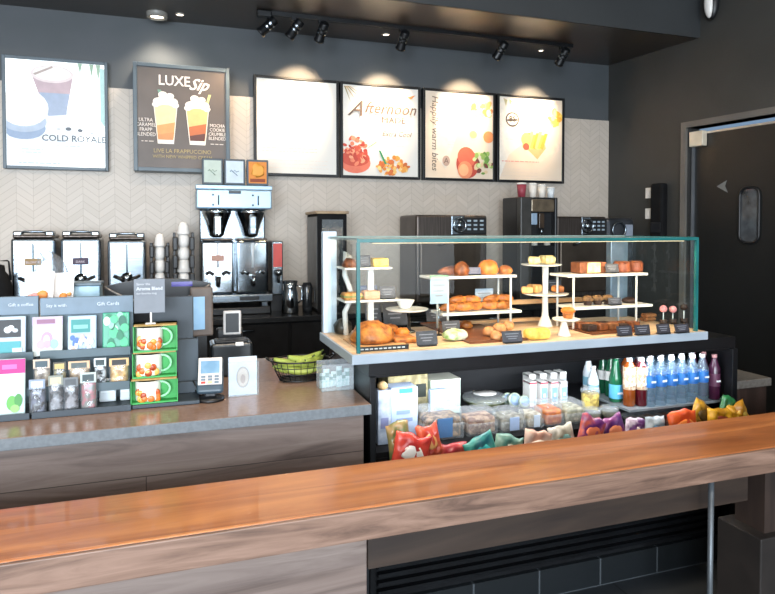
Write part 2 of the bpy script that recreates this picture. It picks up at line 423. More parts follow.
m = MB(); m.box(-w, w, -.08, -.001, 0, h, bevel=.02, mat=matte_black); b = m.build('housing', t)
m = MB(); m.box(-w*.8, w*.8, -.086, -.079, h*.12, h*.3, bevel=.003, mat=black_plastic); m.build('outlet', t)
# oval fixture high on right wall
us = wall_s(712); zz = wall_z(712, 2)
t = thing('wall_speaker', 'white rounded fixture with dark rim high on the right wall', 'wall fixture', rwall(us, 0, zz), RROT)
m = MB(); m.lump((0, -.04, 0), (.062, .045, .15), 0, mat=black_plastic); m.build('rim', t)
m = MB(); m.lump((-.006, -.06, -.01), (.044, .04, .125), 0, mat=white_gloss); m.build('cover', t)

# ------------------------------------------------------------------ track and ceiling lamps
TY = 4.72
tx0, tx1 = xat(265, TY, 15), xat(572, TY, 45)
t = thing('lighting_track', 'long thin black track fixed under the dark soffit', 'lighting track', ((tx0+tx1)/2, TY, SZ))
L2 = (tx1-tx0)/2
m = MB(); m.box(-L2, L2, -.017, .017, -.03, 0, mat=black_metal); m.build('rail', t)
m = MB(); m.box(-L2-.06, -L2+.05, -.03, .03, -.05, -.001, bevel=.01, mat=black_metal); m.build('feed_cap', t)
warm = (1.0, .70, .42)
def spot_head(u, aim, label, power, top_u=None):
    x = xat(top_u or u, TY, 25)
    tgt = Vector(aim); base = Vector((x, TY, SZ-.0305))
    piv = base+Vector((0, 0, -.08)); d = (tgt-piv).normalized()
    t = thing('track_spotlight', label, 'track light', base, 0, 'track spotlights above the menu boards')
    m = MB(); m.box(-.03, .03, -.016, .016, -.022, 0, mat=black_metal); m.cyl((0, 0, -.02), (0, 0, -.08), .008); m.build('stem', t)
    q = d.to_track_quat('Z', 'Y').to_matrix().to_4x4(); M = Matrix.Translation((0, 0, -.08)) @ q
    m = MB(); m.lathe([(0, -.075), (.03, -.075), (.036, -.068), (.036, .06), (.041, .065), (.041, .08), (.033, .08), (.03, .05), (0, .045)], mat=black_metal, mtx=M, seg=20); hd = m.build('lamp_head', t)
    m = MB(); m.lathe([(.0372, -.035), (.0372, -.02)], mat=steel, mtx=M, cap=False); m.lathe([(.0372, .0), (.0372, .012)], mtx=M, cap=False); m.build('band', hd)
    m = MB(); m.lathe([(0, .052), (.029, .052)], mat=pm('lamp_lens', '#fff0d0', '#ffe6bb', emit='#ffe2b0', estr=25), mtx=M, cap=False); m.build('lens', hd)
    l = bpy.data.lights.new('spot_beam', 'SPOT'); l.energy = power; l.color = warm; l.spot_size = R(62); l.spot_blend = .6; l.shadow_soft_size = .025
    lo = bpy.data.objects.new('spot_beam', l); C.objects.link(lo); lo.location = base+Vector((0, 0, -.08))+d*.085
    lo.rotation_euler = (-d).to_track_quat('Z', 'Y').to_euler()
PC = lambda u: xat(u, BY, 130)
SP = 58
spot_head(268, (PC(120), BY, 2.1), 'black track spotlight tilted hard left, first from the left end of the track', SP*.4)
spot_head(295, (PC(205), BY, 2.15), 'black track spotlight tilted left, second from the left end of the track', SP*.4)
spot_head(322, (PC(297), BY, 2.62), 'black track spotlight hanging nearly upright, third from the left end', SP)
spot_head(403, (PC(382), BY, 2.62), 'black track spotlight above the Afternoon MADE board', SP)
spot_head(501, (PC(462), BY, 2.62), 'black track spotlight tilted left, second from the right end', SP)
spot_head(563, (PC(530), BY, 2.62), 'black track spotlight at the right end of the track', SP)
def downlight(u, v, r, label, glow, power, drop=.0):
    p = PZ(u, v, SZ)
    t = thing('recessed_downlight', label, 'ceiling light', p, 0)
    m = MB(); m.lathe([(r, 0), (r, -.006-drop), (r*.8, -.01-drop), (r*.72, -.002)], mat=col('#8d8a84', .4), seg=24, cap=False); m.build('trim_ring', t)
    m = MB(); m.lathe([(0, -.004-drop*.6), (r*.73, -.004-drop*.6)], mat=pm('downlight_glow', '#fff3dc', '#ffeccb', emit='#fff0d8', estr=glow), cap=False); m.build('lens', t)
    l = bpy.data.lights.new('down_beam', 'SPOT'); l.energy = power; l.color = (1, .85, .66); l.spot_size = R(110); l.spot_blend = .8; l.shadow_soft_size = .05
    lo = bpy.data.objects.new('down_beam', l); C.objects.link(lo); lo.location = p+Vector((0, 0, -.03-drop))
downlight(157, 13, .075, 'large round white ceiling light, leftmost on the dark soffit', 5, 22, .03)
downlight(180, 14, .035, 'small bright downlight just right of the large round ceiling light', 5, 10)
downlight(386, 34, .035, 'small bright downlight beside the track near the middle of the soffit', 5, 10)
downlight(541, 50, .03, 'small bright downlight near the right end of the track', 5, 10)

# ------------------------------------------------------------------ daylight
def area(name, loc, rot, sx, sy, e, c):
    l = bpy.data.lights.new(name, 'AREA'); l.shape = 'RECTANGLE'; l.size = sx; l.size_y = sy; l.energy = e; l.color = c
    o = bpy.data.objects.new(name, l); C.objects.link(o); o.location = loc; o.rotation_euler = rot
for x, e_ in ((-2.8, 330), (.05, 220), (2.9, 50), (5.75, 20)):
    area('window_daylight', (x, -4.45, 1.9), (R(90), 0, 0), 2.4, 2.7, e_, (.80, .90, 1.0))
# cafe ceiling lamps over the seating side
for x, y in ((-2.5, -1.5), (.5, -1.5), (3.5, -1.5), (-2.5, 1.6), (.5, 1.9), (3.4, 1.9)):
    l = bpy.data.lights.new('cafe_lamp', 'AREA'); l.shape = 'DISK'; l.size = .35; l.energy = 30 if x < 3 else 10; l.color = (1, .84, .66)
    o = bpy.data.objects.new('cafe_lamp', l); C.objects.link(o); o.location = (x, y, 3.95)
w = bpy.data.worlds.new('sky'); bpy.context.scene.world = w; w.use_nodes = True
nt = w.node_tree; sk = nt.nodes.new('ShaderNodeTexSky'); sk.sky_type = 'HOSEK_WILKIE'; sk.sun_direction = (.3, -.5, .8); sk.turbidity = 4
nt.links.new(sk.outputs[0], nt.nodes['Background'].inputs['Color']); nt.nodes['Background'].inputs['Strength'].default_value = 1.2

# ------------------------------------------------------------------ bar ledge in front
BH = .85; BF, BB = 1.475, 1.775
bar_top = wood('bar_walnut', '#b4703f', '#8a4f2a', '#cf8a50', 'X', .55, rough=.32, plank=dict(w=9, h=.15, loc=(3.1, -.025, 0), gap=.0006, lo=.88, hi=1.12), coat=.25, seam=.9)
bar_edge = wood('bar_edge_greyed', '#7a5f50', '#4f3b31', '#937666', 'X', 1.5, rough=.45)  # same wood as the top; grey of cool daylight put into the colour
t = thing('bar_ledge', 'long orange-brown wooden bar ledge running across the foreground', 'bar counter', (1.2, (BF+BB)/2, BH))
hw = (BB-BF)/2
m = MB(); m.box(-3.2, 2.6, -hw+.012, hw, -.075, 0, bevel=.004, mat=bar_top); m.build('top_board', t)
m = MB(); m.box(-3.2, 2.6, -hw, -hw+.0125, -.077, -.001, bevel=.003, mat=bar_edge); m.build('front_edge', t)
m = MB(); ax0 = xat(367, 1.6); ax1 = xat(748, 1.6)
m.box(ax0-1.2, ax1-1.2, -.035, .10, P(420, 560, 1.59).z-BH, -.0755, mat=wood('apron_wood', '#33271f', '#251b16', '#3e3027', 'X', .6, rough=.5)); m.build('apron', t)
lx = xat(715, 1.53)-1.2
m = MB(); m.cyl((lx, -.09, -.078), (lx, -.09, -BH+.001), .009, mat=pm('leg_grey', '#5d6266', '#4e5357', rough=.4, metal=.4)); m.cyl((lx, -.09, -BH+.006), (lx, -.09, -BH), .04); m.build('leg', t)
panel_wood = wood('weathered_plank', '#7d6c64', '#5b4c45', '#96867c', 'X', .8, rough=.55, plank=dict(w=1.3, h=.19, rot=(R(-90), 0, 0), loc=(.1, .03, 0), gap=.0015, lo=.8, hi=1.12), seam=.5)
t = thing('knee_wall', 'grey-brown planked support wall under the left end of the bar', 'support wall', (-.7, 1.6, 0))
m = MB(); m.box(-1.3, ax0+.7-.002, 0, .12, 0, BH-.0755, mat=panel_wood); m.build('planking', t)
m = MB(); m.box(ax0+.7-.002, ax0+.7+.004, -.004, .124, 0, BH-.215, mat=black_metal); m.build('end_strip', t)
t = thing('end_support', 'brown wooden support panel under the right end of the bar', 'support wall', (xat(768, 1.6)+.3, 1.6, 0))
m = MB(); m.box(-.3, 1.2, 0, .12, 0, BH-.0755, mat=wood('end_wood', '#2f241f', '#211915', '#3a2d26', 'Z', .6, rough=.5)); m.build('planking', t)
m = MB(); m.box(-.35, 1.2, -.03, .15, 0, .5, bevel=.004, mat=pm('plinth_brown', '#231d1a', '#1c1714', rough=.6)); m.build('plinth', t)

# ------------------------------------------------------------------ service counter
CZ = .91; CF = 2.17; CXR = P(371, 406, CF).x
stone = pm('counter_stone', '#8f7464', '#846a5b', rough=.2, scale=60, detail=5, spec=.6)
stone_edge = pm('counter_stone_edge', '#71767a', '#666b6f', rough=.35, scale=80)
t = thing('service_counter', 'order counter with glossy stone top and grey-brown planked front', 'counter', (-1.3, CF, 0))
x1 = CXR+1.3
m = MB(); m.box(-1.4, x1, 0, .95, CZ-.035, CZ, bevel=.003, mat=stone); top = m.build('worktop', t)
m = MB(); m.box(-1.4, x1+.001, -.004, .004, CZ-.038, CZ-.001, bevel=.002, mat=stone_edge); m.build('worktop_edge', t)
m = MB(); m.box(-1.4, x1-.02, .03, .9, .1, CZ-.0355, mat=panel_wood); m.build('cabinet_front', t)
m = MB(); m.box(-1.4, x1-.03, .06, .88, 0, .0995, mat=matte_black); m.build('toe_kick', t)

# right stub of counter
rx0 = 2.458; SCZ = .815
t = thing('side_counter', 'dark wood side counter with grey stone top right of the pastry case', 'counter', (rx0, 2.3, 0))
m = MB(); m.box(0, .325, 0, .75, SCZ-.04, SCZ, bevel=.003, mat=pm('side_stone', '#6f6a64', '#5c5751', rough=.35, scale=60)); m.build('worktop', t)
m = MB(); m.box(.01, .315, .02, .72, .002, SCZ-.0405, mat=wood('side_wood', '#33241d', '#241914', '#43312a', 'Z', .6, rough=.5)); m.build('cabinet', t)

# ------------------------------------------------------------------ back counter
KF, KB = 4.55, BY-.013
t = thing('back_counter', 'long black back counter below the menu boards', 'counter', (0, KF, 0))
m = MB(); m.box(-3, CX-.12, 0, KB-KF, .87, CZ, bevel=.004, mat=pm('black_worktop', '#1b1c1e', '#151617', rough=.25, scale=30)); m.build('worktop', t)
m = MB(); m.box(-3, CX-.14, .03, KB-KF-.002, .002, .8695, mat=matte_black); m.build('cabinet', t)
for k in range(9):
    m = MB(); xx = -2.6+k*.68; m.box(xx, xx+.66, .012, .03, .12, .855, bevel=.003, mat=matte_black); d = m.build('cabinet_door', t)
    m = MB(); m.cyl((xx+.25, 0, .82), (xx+.41, 0, .82), .006, mat=steel); m.build('handle', d)

sc_ = bpy.context.scene; sc_.view_settings.view_transform = 'Standard'; sc_.view_settings.look = 'None'; sc_.view_settings.gamma = 1; sc_.view_settings.use_curve_mapping = False; sc_.view_settings.exposure = .7
# ------------------------------------------------------------------ menu boards
PZ0, PZ1 = 1.985, 2.795
class Board:
    def __init__(s, u0, u1, label, depth=.05, bg=None, fw=.022, frame=None, lit=.0):
        Yf = BY-.014-depth
        s.x0, s.x1 = xat(u0, Yf), xat(u1, Yf); s.W = s.x1-s.x0-2*fw; s.H = PZ1-PZ0-2*fw
        s.t = thing('menu_board', label, 'menu board', ((s.x0+s.x1)/2, BY-.0125, PZ0), 0, 'menu boards on the back wall')
        s.d = depth; h = PZ1-PZ0; w = (s.x1-s.x0)/2; s.fw = fw; s.w = w
        m = MB(); m.use(frame or black_metal)
        for a, b, c, e in ((-w, -w+fw, 0, h), (w-fw, w, 0, h), (-w+fw, w-fw, 0, fw), (-w+fw, w-fw, h-fw, h)): m.box(a, b, -depth, 0, c, e, bevel=.003)
        m.build('frame', s.t)
        m = MB(); m.box(-w+fw, w-fw, -depth+.012, -.002, fw, h-fw, mat=bg); m.build('panel', s.t)
        s.y = -depth+.0115; s.lay = 0; s.m = MB(); s.tm = MB()
    def g(s, a, b, dy=0): return (-s.w+s.fw+a*s.W, s.y-.0006-s.lay-dy, s.fw+b*s.H)
    def shape(s, pts, c, rough=.5):
        s.lay += .00009; m = c if not isinstance(c, str) else col(c, rough)
        cl = lambda q: min(max(q, .002), .998)
        s.m.poly([s.g(cl(a), cl(b)) for a, b in pts], mat=m, depth=.00008)
    def ell(s, a, b, ra, rb, c, n=22, rot=0, a0=0, a1=360):
        pts = []
        for k in range(n+(a1-a0 < 360)):
            q = R(a0+(a1-a0)*k/n); x = ra*math.cos(q); z = rb*math.sin(q)
            pts.append((a+(x*math.cos(rot)-z*math.sin(rot)), b+(x*math.sin(rot)+z*math.cos(rot))*s.W/s.H))
        s.shape(pts, c)
    def word(s, body, a, b, size, c, shear=0, align='CENTER', rot=0, sx=1, bold=0):
        s.tm.text(body, size, s.g(a, b, .002), mat=col(c, .6), shear=shear, align=align, rot=Euler((0, rot, 0)) if rot else None, depth=.0008, sx=sx, bold=bold)
    def lines(s, a0, a1, bs, c, h=.004, jitter=.1):
        mt_ = col(c, .6)
        for b in bs:
            x = a0
            while x < a1-.01:
                w = random.uniform(.02, .07); e = min(x+w, a1)
                p = s.g(x, b, .001); q = s.g(e, b, .001)
                s.tm.box(p[0], q[0], p[1]-.0006, p[1], p[2]-h/2, p[2]+h/2, mat=mt_); x = e+.014
    def done(s):
        if s.m.bm.faces: s.m.build('picture', s.t)
        else: s.m.bm.free()
        if s.tm.bm.faces: s.tm.build('lettering', s.t)
        else: s.tm.bm.free()
frame_grey = pm('frame_slate', '#4d5d68', '#42515b', rough=.4, scale=6)
board_white = pm('board_white', '#dcdad4', '#d4d2cc', rough=.5, scale=3)
board_glow = pm('board_white_glow', '#f4f8f8', '#eef3f4', rough=.4, scale=3, emit='#eef8fb', estr=.55)  # mild glow added to brighten the panel, no lamp behind it
board_warm = pm('board_warm_white', '#e2d4c2', '#dac6ae', rough=.5, scale=2)
board_brown = pm('board_brown', '#5d534d', '#4f4640', rough=.45, scale=3)

# 1: two cold drinks
b = Board(5, 110, 'bright white menu board reading COLD with two blue and pink cold drinks', bg=board_glow, frame=frame_grey, depth=.06)
b.shape([(.0, .0), (.0, .55), (.25, .62), (.62, .52), (.75, .2), (.5, .0)], '#eaf3fb')
b.shape([(.25, .87), (.68, .9), (.6, .5), (.42, .48), (.39, .52)], '#c4aeb6')
b.shape([(.33, .7), (.635, .7), (.6, .5), (.42, .48), (.39, .52)], '#a3b3cc')
b.ell(.46, .88, .22, .10, '#e9dcdc'); b.ell(.46, .885, .19, .08, '#f7f3f0')
b.shape([(.27, .875), (.46, .955), (.47, .94), (.29, .86)], '#b8a8a2')
b.ell(.17, .36, .22, .13, '#94a9c6'); b.ell(.17, .42, .23, .12, '#b4c4d8'); b.ell(.17, .55, .25, .21, '#fbfbf9')
b.ell(.17, .62, .2, .12, '#f3eee6')
for a, c in ((.74, .1), (.86, .13), (.93, .16)): b.shape([(a-.02, 1.0), (a+.03, 1.0), (a+.005, 1-c)], '#9db9a2')
b.shape([(.955, .45), (1, .4), (1, .96), (.95, .97)], '#bfe3df')
b.ell(.62, .365, .03, .02, '#5d6670'); b.ell(.74, .355, .028, .02, '#5d6670'); b.ell(.52, .36, .02, .012, '#c9cfd4'); b.ell(.86, .33, .02, .012, '#c9cfd4')
b.word('COLD ROYALE', .68, .245, .064, '#5d6771', sx=1.0, bold=.0008)
b.word('CRAFT', .76, .7, .03, '#b3b9bf'); b.lines(.66, .88, (.55, .52), '#ccd2d8'); b.lines(.5, .85, (.2,), '#b8c0c8'); b.lines(.15, .36, (.16, .13), '#b3d0c8'); b.lines(.12, .6, (.03,), '#9db0b6')
b.done()
# 2: dark board
b = Board(135, 231, 'dark brown menu board titled LUXE with two iced coffee cups', bg=board_brown, frame=frame_grey, depth=.16, fw=.03)
def frappe(a, top, c1, c2, c3):
    b.shape([(a-.135, top), (a+.135, top), (a+.09, .24), (a-.09, .24)], '#efe9e0')
    b.shape([(a-.125, top-.01), (a+.125, top-.01), (a+.087, .28), (a-.087, .28)], c1)
    b.shape([(a-.10, .42), (a+.105, .46), (a+.087, .3), (a-.09, .3)], c2)
    b.shape([(a-.09, .33), (a+.09, .36), (a+.08, .28), (a-.085, .28)], c3)
    for q in ((-.08, .02, .06), (0, .05, .08), (.08, .02, .06), (-.03, .09, .05), (.05, .08, .045), (-.11, -.01, .04), (.11, -.01, .04)):
        b.ell(a+q[0], top+q[1], q[2], q[2]*.8, '#f6efe4')
b.shape([(.22, .78), (.26, .78), (.3, .68), (.26, .68)], '#6f9a84'); b.shape([(.80, .76), (.83, .76), (.79, .64), (.76, .64)], '#cfd287')
frappe(.31, .64, '#efcfa0', '#d99a5c', '#c98a52'); frappe(.67, .62, '#eeb877', '#b9632f', '#5a2b1c')
b.word('LUXE', .41, .83, .105, '#f6efe9', sx=.92, bold=.0015); b.word('Sip', .68, .80, .12, '#f6efe9', shear=.5, bold=.002)
for k, s_ in enumerate(('ULTRA', 'CARAMEL', 'FRAPP', 'BLENDED')): b.word(s_, .09, .455-.048*k, .038, '#f0e6dd', sx=.85)
for k, s_ in enumerate(('MOCHA', 'COOKIE', 'CRUMBLE', 'BLENDED')): b.word(s_, .9, .43-.044*k, .036, '#f0e6dd', sx=.85)
b.lines(.04, .18, (.26,), '#e3d8ce', .006); b.lines(.82, .97, (.255,), '#e3d8ce', .006)
b.word('LIVE LA FRAPPUCCINO', .5, .15, .043, '#b3a06a', sx=.95); b.word('WITH NEW WHIPPED CREAM', .5, .095, .036, '#b3a06a', sx=.9)
b.done()
# 3 plain list
b = Board(255, 339.5, 'blank-looking white menu board, first of the four joined boards', bg=board_white)
b.lines(.08, .8, (.86, .82), '#f3e0c8', .004); b.lines(.06, .75, (.27, .235), '#ecc8b8', .005); b.lines(.06, .9, (.14, .1, .06), '#e8d8cc', .004); b.done()
# 4 afternoon made
b = Board(341, 420.5, 'white menu board lettered Afternoon MADE with bowls of red and yellow snacks', bg=board_white)
def pile(cx, cy, ra, rb, cols, n, sd, r0=.03):
    rg = random.Random(sd)
    for k in range(n):
        q = rg.uniform(0, 2*PI); d = math.sqrt(rg.random())
        b.ell(cx+ra*d*math.cos(q), cy+rb*d*math.sin(q), rg.uniform(r0*.7, r0*1.4), rg.uniform(r0*.5, r0), rg.choice(cols), n=9, rot=rg.uniform(0, 3))
b.ell(.16, .14, .2, .13, '#e2765c'); b.ell(.16, .19, .19, .1, '#c9503c')
pile(.15, .27, .16, .15, ['#d4593f', '#b93f30', '#e88563', '#f0a37f', '#c94a38'], 60, 1)
pile(.65, .12, .21, .1, ['#e6a04a', '#d98334', '#efc070', '#c96a33', '#f2d08a'], 60, 2)
b.shape([(.46, .29), (.49, .28), (.57, .14), (.545, .13)], '#2f8a5c'); b.shape([(.31, .30), (.33, .32), (.44, .39), (.43, .37)], '#5aa36a')
for k in range(4): b.shape([(.01+.02*k, .98), (.03+.02*k, .98), (.10+.07*k, .80+.02*k)], '#c9a36e' if k % 2 else '#9a8a58')
b.shape([(.84, .9), (.96, .93), (.9, .88)], '#c98a52')
b.word('A', .15, .66, .19, '#5f5048', shear=.5, bold=.001); b.word('fternoon', .27, .70, .135, '#6f5c50', shear=.35, sx=.98, align='LEFT', bold=.0008); b.word('MADE', .66, .60, .072, '#6a5648', sx=1.15)
b.word('Extra Cool', .70, .45, .06, '#5f5850', shear=.3); b.lines(.55, .8, (.37, .34), '#ded6c8')
b.done()
# 5
b = Board(423, 495, 'white menu board with vertical lettering and sliced fruit photo, third of the four', bg=board_warm)
b.shape([(.3, .1), (.62, .9), (.62, 1), (.15, 1), (.1, .3)], '#e4dacb')
b.word('Happily warm bites', .10, .95, .085, '#6d5f56', rot=R(90), align='LEFT', shear=.2)
pile(.83, .83, .15, .10, ['#e8cf80', '#e0a060', '#c8d69a', '#f3e6c0', '#d88850'], 36, 3, .04)
b.ell(.93, .5, .08, .08, '#e8935c'); b.ell(.7, .52, .055, .05, '#efb985')
b.ell(.62, .17, .17, .19, '#b8493a'); b.ell(.6, .25, .13, .14, '#d06850', rot=.4); b.ell(.58, .1, .11, .12, '#e08c66'); b.ell(.56, .1, .07, .08, '#efb083')
pile(.85, .2, .13, .14, ['#9dbb62', '#6f9a48', '#cfe0a0', '#e4c9a0', '#7a3f38'], 34, 4, .035)
b.ell(.3, .2, .055, .07, '#b79f92'); b.word('A', .3, .17, .07, '#6f5a52'); b.lines(.33, .5, (.42, .39, .36), '#d8c8bb'); b.done()
# 6
b = Board(497, 563.5, 'white menu board with round emblem and fries in a paper cone, rightmost board', bg=board_warm)
b.shape([(.0, .0), (.0, 1), (.9, 1), (.6, .6), (.15, .3)], '#e6e0d4')
b.shape([(.37, .47), (.62, .28), (.95, .5), (1, .4), (.6, .2), (.36, .4)], '#ecd8c4'); b.shape([(.38, .42), (.6, .26), (.74, .4), (.66, .58)], '#e3b07c')
for k in range(8): b.shape([(.36+.04*k, .40), (.41+.04*k, .38), (.45+.045*k, .56+.02*(k % 3)), (.40+.045*k, .56+.02*(k % 3))], ['#f0c860', '#e3a845', '#f6dc88'][k % 3])
b.ell(.42, .5, .08, .09, '#f0d078'); b.ell(.42, .41, .05, .05, '#d8604a')
pile(.9, .78, .09, .09, ['#f3cf60', '#e8a840', '#f7e29a'], 18, 5, .05)
b.ell(.2, .73, .105, .1, '#4d4643'); b.ell(.2, .73, .085, .08, '#e6e0d4'); b.word('BS', .2, .705, .07, '#3d3633', bold=.002); b.shape([(.12, .73), (.28, .74), (.28, .715), (.12, .705)], '#4d4643')
b.shape([(.06, .98), (.12, .96), (.1, .88)], '#c2b489'); b.shape([(.15, .97), (.2, .95), (.16, .9)], '#c2b489')
b.lines(.04, .62, (.225,), '#e09a8c', .009); b.lines(.1, .3, (.49,), '#e6cdb8'); b.lines(.04, .6, (.13, .09, .05), '#e0cfc2'); b.done()

# ------------------------------------------------------------------ back counter machines
IY = 4.82
def bx_px(u0, u1, v0, Y):
    x0, x1 = xat(u0, Y), xat(u1, Y); return (x0+x1)/2, x1-x0, zat((u0+u1)/2, v0, Y)
def urn(u0, u1, vtop, label, badge):
    xc, w, zt = bx_px(u0, u1, vtop, IY); h = zt-CZ
    t = thing('coffee_server', label, 'coffee dispenser', (xc, IY, CZ), 0, 'steel coffee servers on the back counter')
    m = MB(); m.box(-w/2, w/2, 0, .26, .14, h-.05, bevel=.02, mat=steel, seg=3); body = m.build('tank', t)
    m = MB(); m.box(-w*.46, w*.46, .01, .25, h-.05, h-.025, bevel=.01, mat=dark_steel)
    for sx in (-1, 1): m.box(sx*w*.36-.028, sx*w*.36+.028, .02, .10, h-.05, h+.0, bevel=.01, mat=steel)
    m.tube([(-w*.36, .05, h-.02), (-w*.2, .03, h-.005), (w*.2, .03, h-.005), (w*.36, .05, h-.02)], .009, mat=steel); m.build('lid_handle', t)
    m = MB(); m.box(-w/2+.01, w/2-.01, -.004, .24, .0, .03, bevel=.006, mat=black_plastic)
    for sx in (-1, 1): m.box(sx*(w/2-.02)-.008, sx*(w/2-.02)+.008, .02, .22, .03, .15)
    m.build('stand', t)
    m = MB(); m.use(black_plastic); m.cyl((0, 0, .24), (0, -.06, .24), .017); m.cyl((0, -.05, .26), (0, -.05, .17), .021, .012); m.box(-.012, .012, -.075, -.02, .26, .29, bevel=.004); tap = m.build('tap', t)
    m = MB(); m.tube([(-.085, -.012, .305), (-.05, -.03, .29), (-.02, -.03, .27)], .012, mat=black_plastic); m.tube([(.085, -.012, .305), (.05, -.03, .29), (.02, -.03, .27)], .012); m.build('side_lever', t)
    m = MB(); m.lathe([(0, 0), (.035, 0), (.04, .012), (0, .012)], mat=chrome, mtx=Matrix.Translation((0, -.0, .29)) @ Matrix.Rotation(PI/2, 4, 'X'), seg=20); m.build('gauge', t)
    m = MB(); m.cyl((.0, -.006, .33), (0, -.006, h-.08), .006, mat=col('#9db5c4', .15)); m.build('sight_glass', t)
    if badge:
        m = MB(); bz = h*.66; m.box(-.05, .05, -.012, -.001, bz-.022, bz+.026, bevel=.003, mat=col(badge, .5)); bd = m.build('name_badge', t)
        m = MB(); m.text('DARK' if badge == '#3a2440' else 'BLONDE', .022, (0, -.0135, bz-.008), mat=col('#d8ccd8', .6)); m.build('lettering', bd)
    return t
urn(11, 56, 231, 'steel coffee server with tan name badge, leftmost of three', '#9a7b4a')
urn(61, 101, 231, 'steel coffee server with dark purple name badge, middle of three', '#3a2440')
urn(108, 146, 233, 'steel coffee server without a badge, rightmost of three', None)
# dark canister at left edge
p = P(-4, 250, IY-.15)
t = thing('thermal_airpot', 'black airpot cut off by the left edge of the photo', 'airpot', (p.x, IY-.1, CZ))
m = MB(); m.lathe([(.075, 0), (.08, .02), (.08, .26), (.06, .33), (.04, .36), (.035, .4), (0, .41)], mat=matte_black, seg=24); m.build('body', t)
m = MB(); m.tube([(-.07, 0, .3), (-.06, 0, .43), (.06, 0, .43), (.07, 0, .3)], .008, mat=matte_black); m.build('handle', t)
# cup stacks in black holders
def cups(u0, u1, vt, label, domes, grp='cup and lid dispensers'):
    xc, w, zt = bx_px(u0, u1, vt, IY+.05); h = zt-CZ
    t = thing('cup_stack', label, 'cup stack', (xc, IY+.05, CZ), 0, grp)
    r = w*.30
    m = MB()
    m.box(-w/2, w/2, -.02, .12, 0, .02, bevel=.004, mat=black_plastic)
    for sx in (-1, 1):
        m.box(sx*w*.46-.01, sx*w*.46+.01, -.01, .11, .02, h*.86, bevel=.003, mat=black_plastic)
        for k in range(4):
            z = .08+k*(h*.75/4); m.box(sx*w*.42-w*.13, sx*w*.42+w*.13, -.03, .1, z, z+h*.14, bevel=.008)
    m.build('rack', t)
    z = .025; k = 0; n = len(domes)
    for k, kind in enumerate(domes):
        hh = (h-.03)/n*.98
        m = MB(); m.use(white_gloss if kind != 'g' else col('#b4b9be', .3))
        if kind == 'd': m.lathe([(r*1.1, 0), (r*1.12, .01), (r*.95, hh*.35), (r*.9, hh*.6), (r*.55, hh*.92), (0, hh)], c=(0, .05, z))
        elif kind == 's': m.lathe([(r*.75, 0), (r*1.0, hh*.25), (r*1.02, hh*.5), (r*.98, hh*.8), (r*.7, hh)], c=(0, .05, z))
        else: m.lathe([(r*.8, 0), (r*1.25, hh*.1), (r*1.0, hh*.55), (r*.85, hh)], c=(0, .05, z))
        m.build('cup' if kind != 'd' else 'dome_lid', t); z += hh
    return t
cups(151, 169, 231, 'shorter stack of white cups and lids in a black holder', ['s', 'g', 's', 's', 's', 'd'])
cups(174, 194, 219, 'taller stack of white cups under a dome lid in a black holder', ['s', 'b', 's', 'b', 's', 's', 'd'])

# coffee brewer
x0, x1 = xat(197, IY), xat(272, IY); xc = (x0+x1)/2; w = x1-x0
zb = lambda v: zat(235, v, IY)-CZ
t = thing('coffee_brewer', 'tall twin steel coffee brewer with two brew funnels and servers', 'coffee machine', (xc, IY, CZ))
hz0, hz1 = zb(209), zb(190); hw_ = w/2
m = MB(); m.box(-hw_, hw_, -.03, .3, hz0, hz1, bevel=.012, mat=pm('brewer_panel', '#9fb8ca', '#8da9bd', rough=.3, metal=.35, scale=3), seg=3)
m.box(-hw_-.004, hw_+.004, -.025, .1, hz1+.0005, hz1+.0345, bevel=.006)
hd = m.build('control_head', t)
m = MB(); m.use(col('#26323c', .4))
for sx in (-.5, .55):
    for a, z in ((0, .72), (0, .2)): m.cyl((sx*hw_+a-.02, -.031, hz0+(hz1-hz0)*z), (sx*hw_+a-.02, -.036, hz0+(hz1-hz0)*z), .008)
    m.tube([(sx*hw_+.02, -.033, hz0+(hz1-hz0)*q) for q in (.2, .45, .7)], .005)
m.box(-.045, .045, -.036, -.03, hz1-.03, hz1-.008, bevel=.003); m.build('buttons', hd)
m = MB(); m.box(-hw_*.9, hw_*.9, .16, .28, .15, hz0, mat=steel, bevel=.01); m.build('back_column', t)
m = MB(); m.box(-hw_+.02, hw_-.02, -.07, .27, .0, .055, bevel=.008, mat=black_plastic); m.box(-hw_+.02, hw_-.0, -.06, .27, .09, .15, bevel=.008, mat=steel)
for a in (-.8, .8): m.box(a*hw_-.02, a*hw_+.02, 0, .2, .05, .095)
m.box(hw_*.1, hw_*.62, -.064, -.058, .105, .135, mat=black_plastic); m.build('base', t)
sh0, sh1 = .152, zb(239)
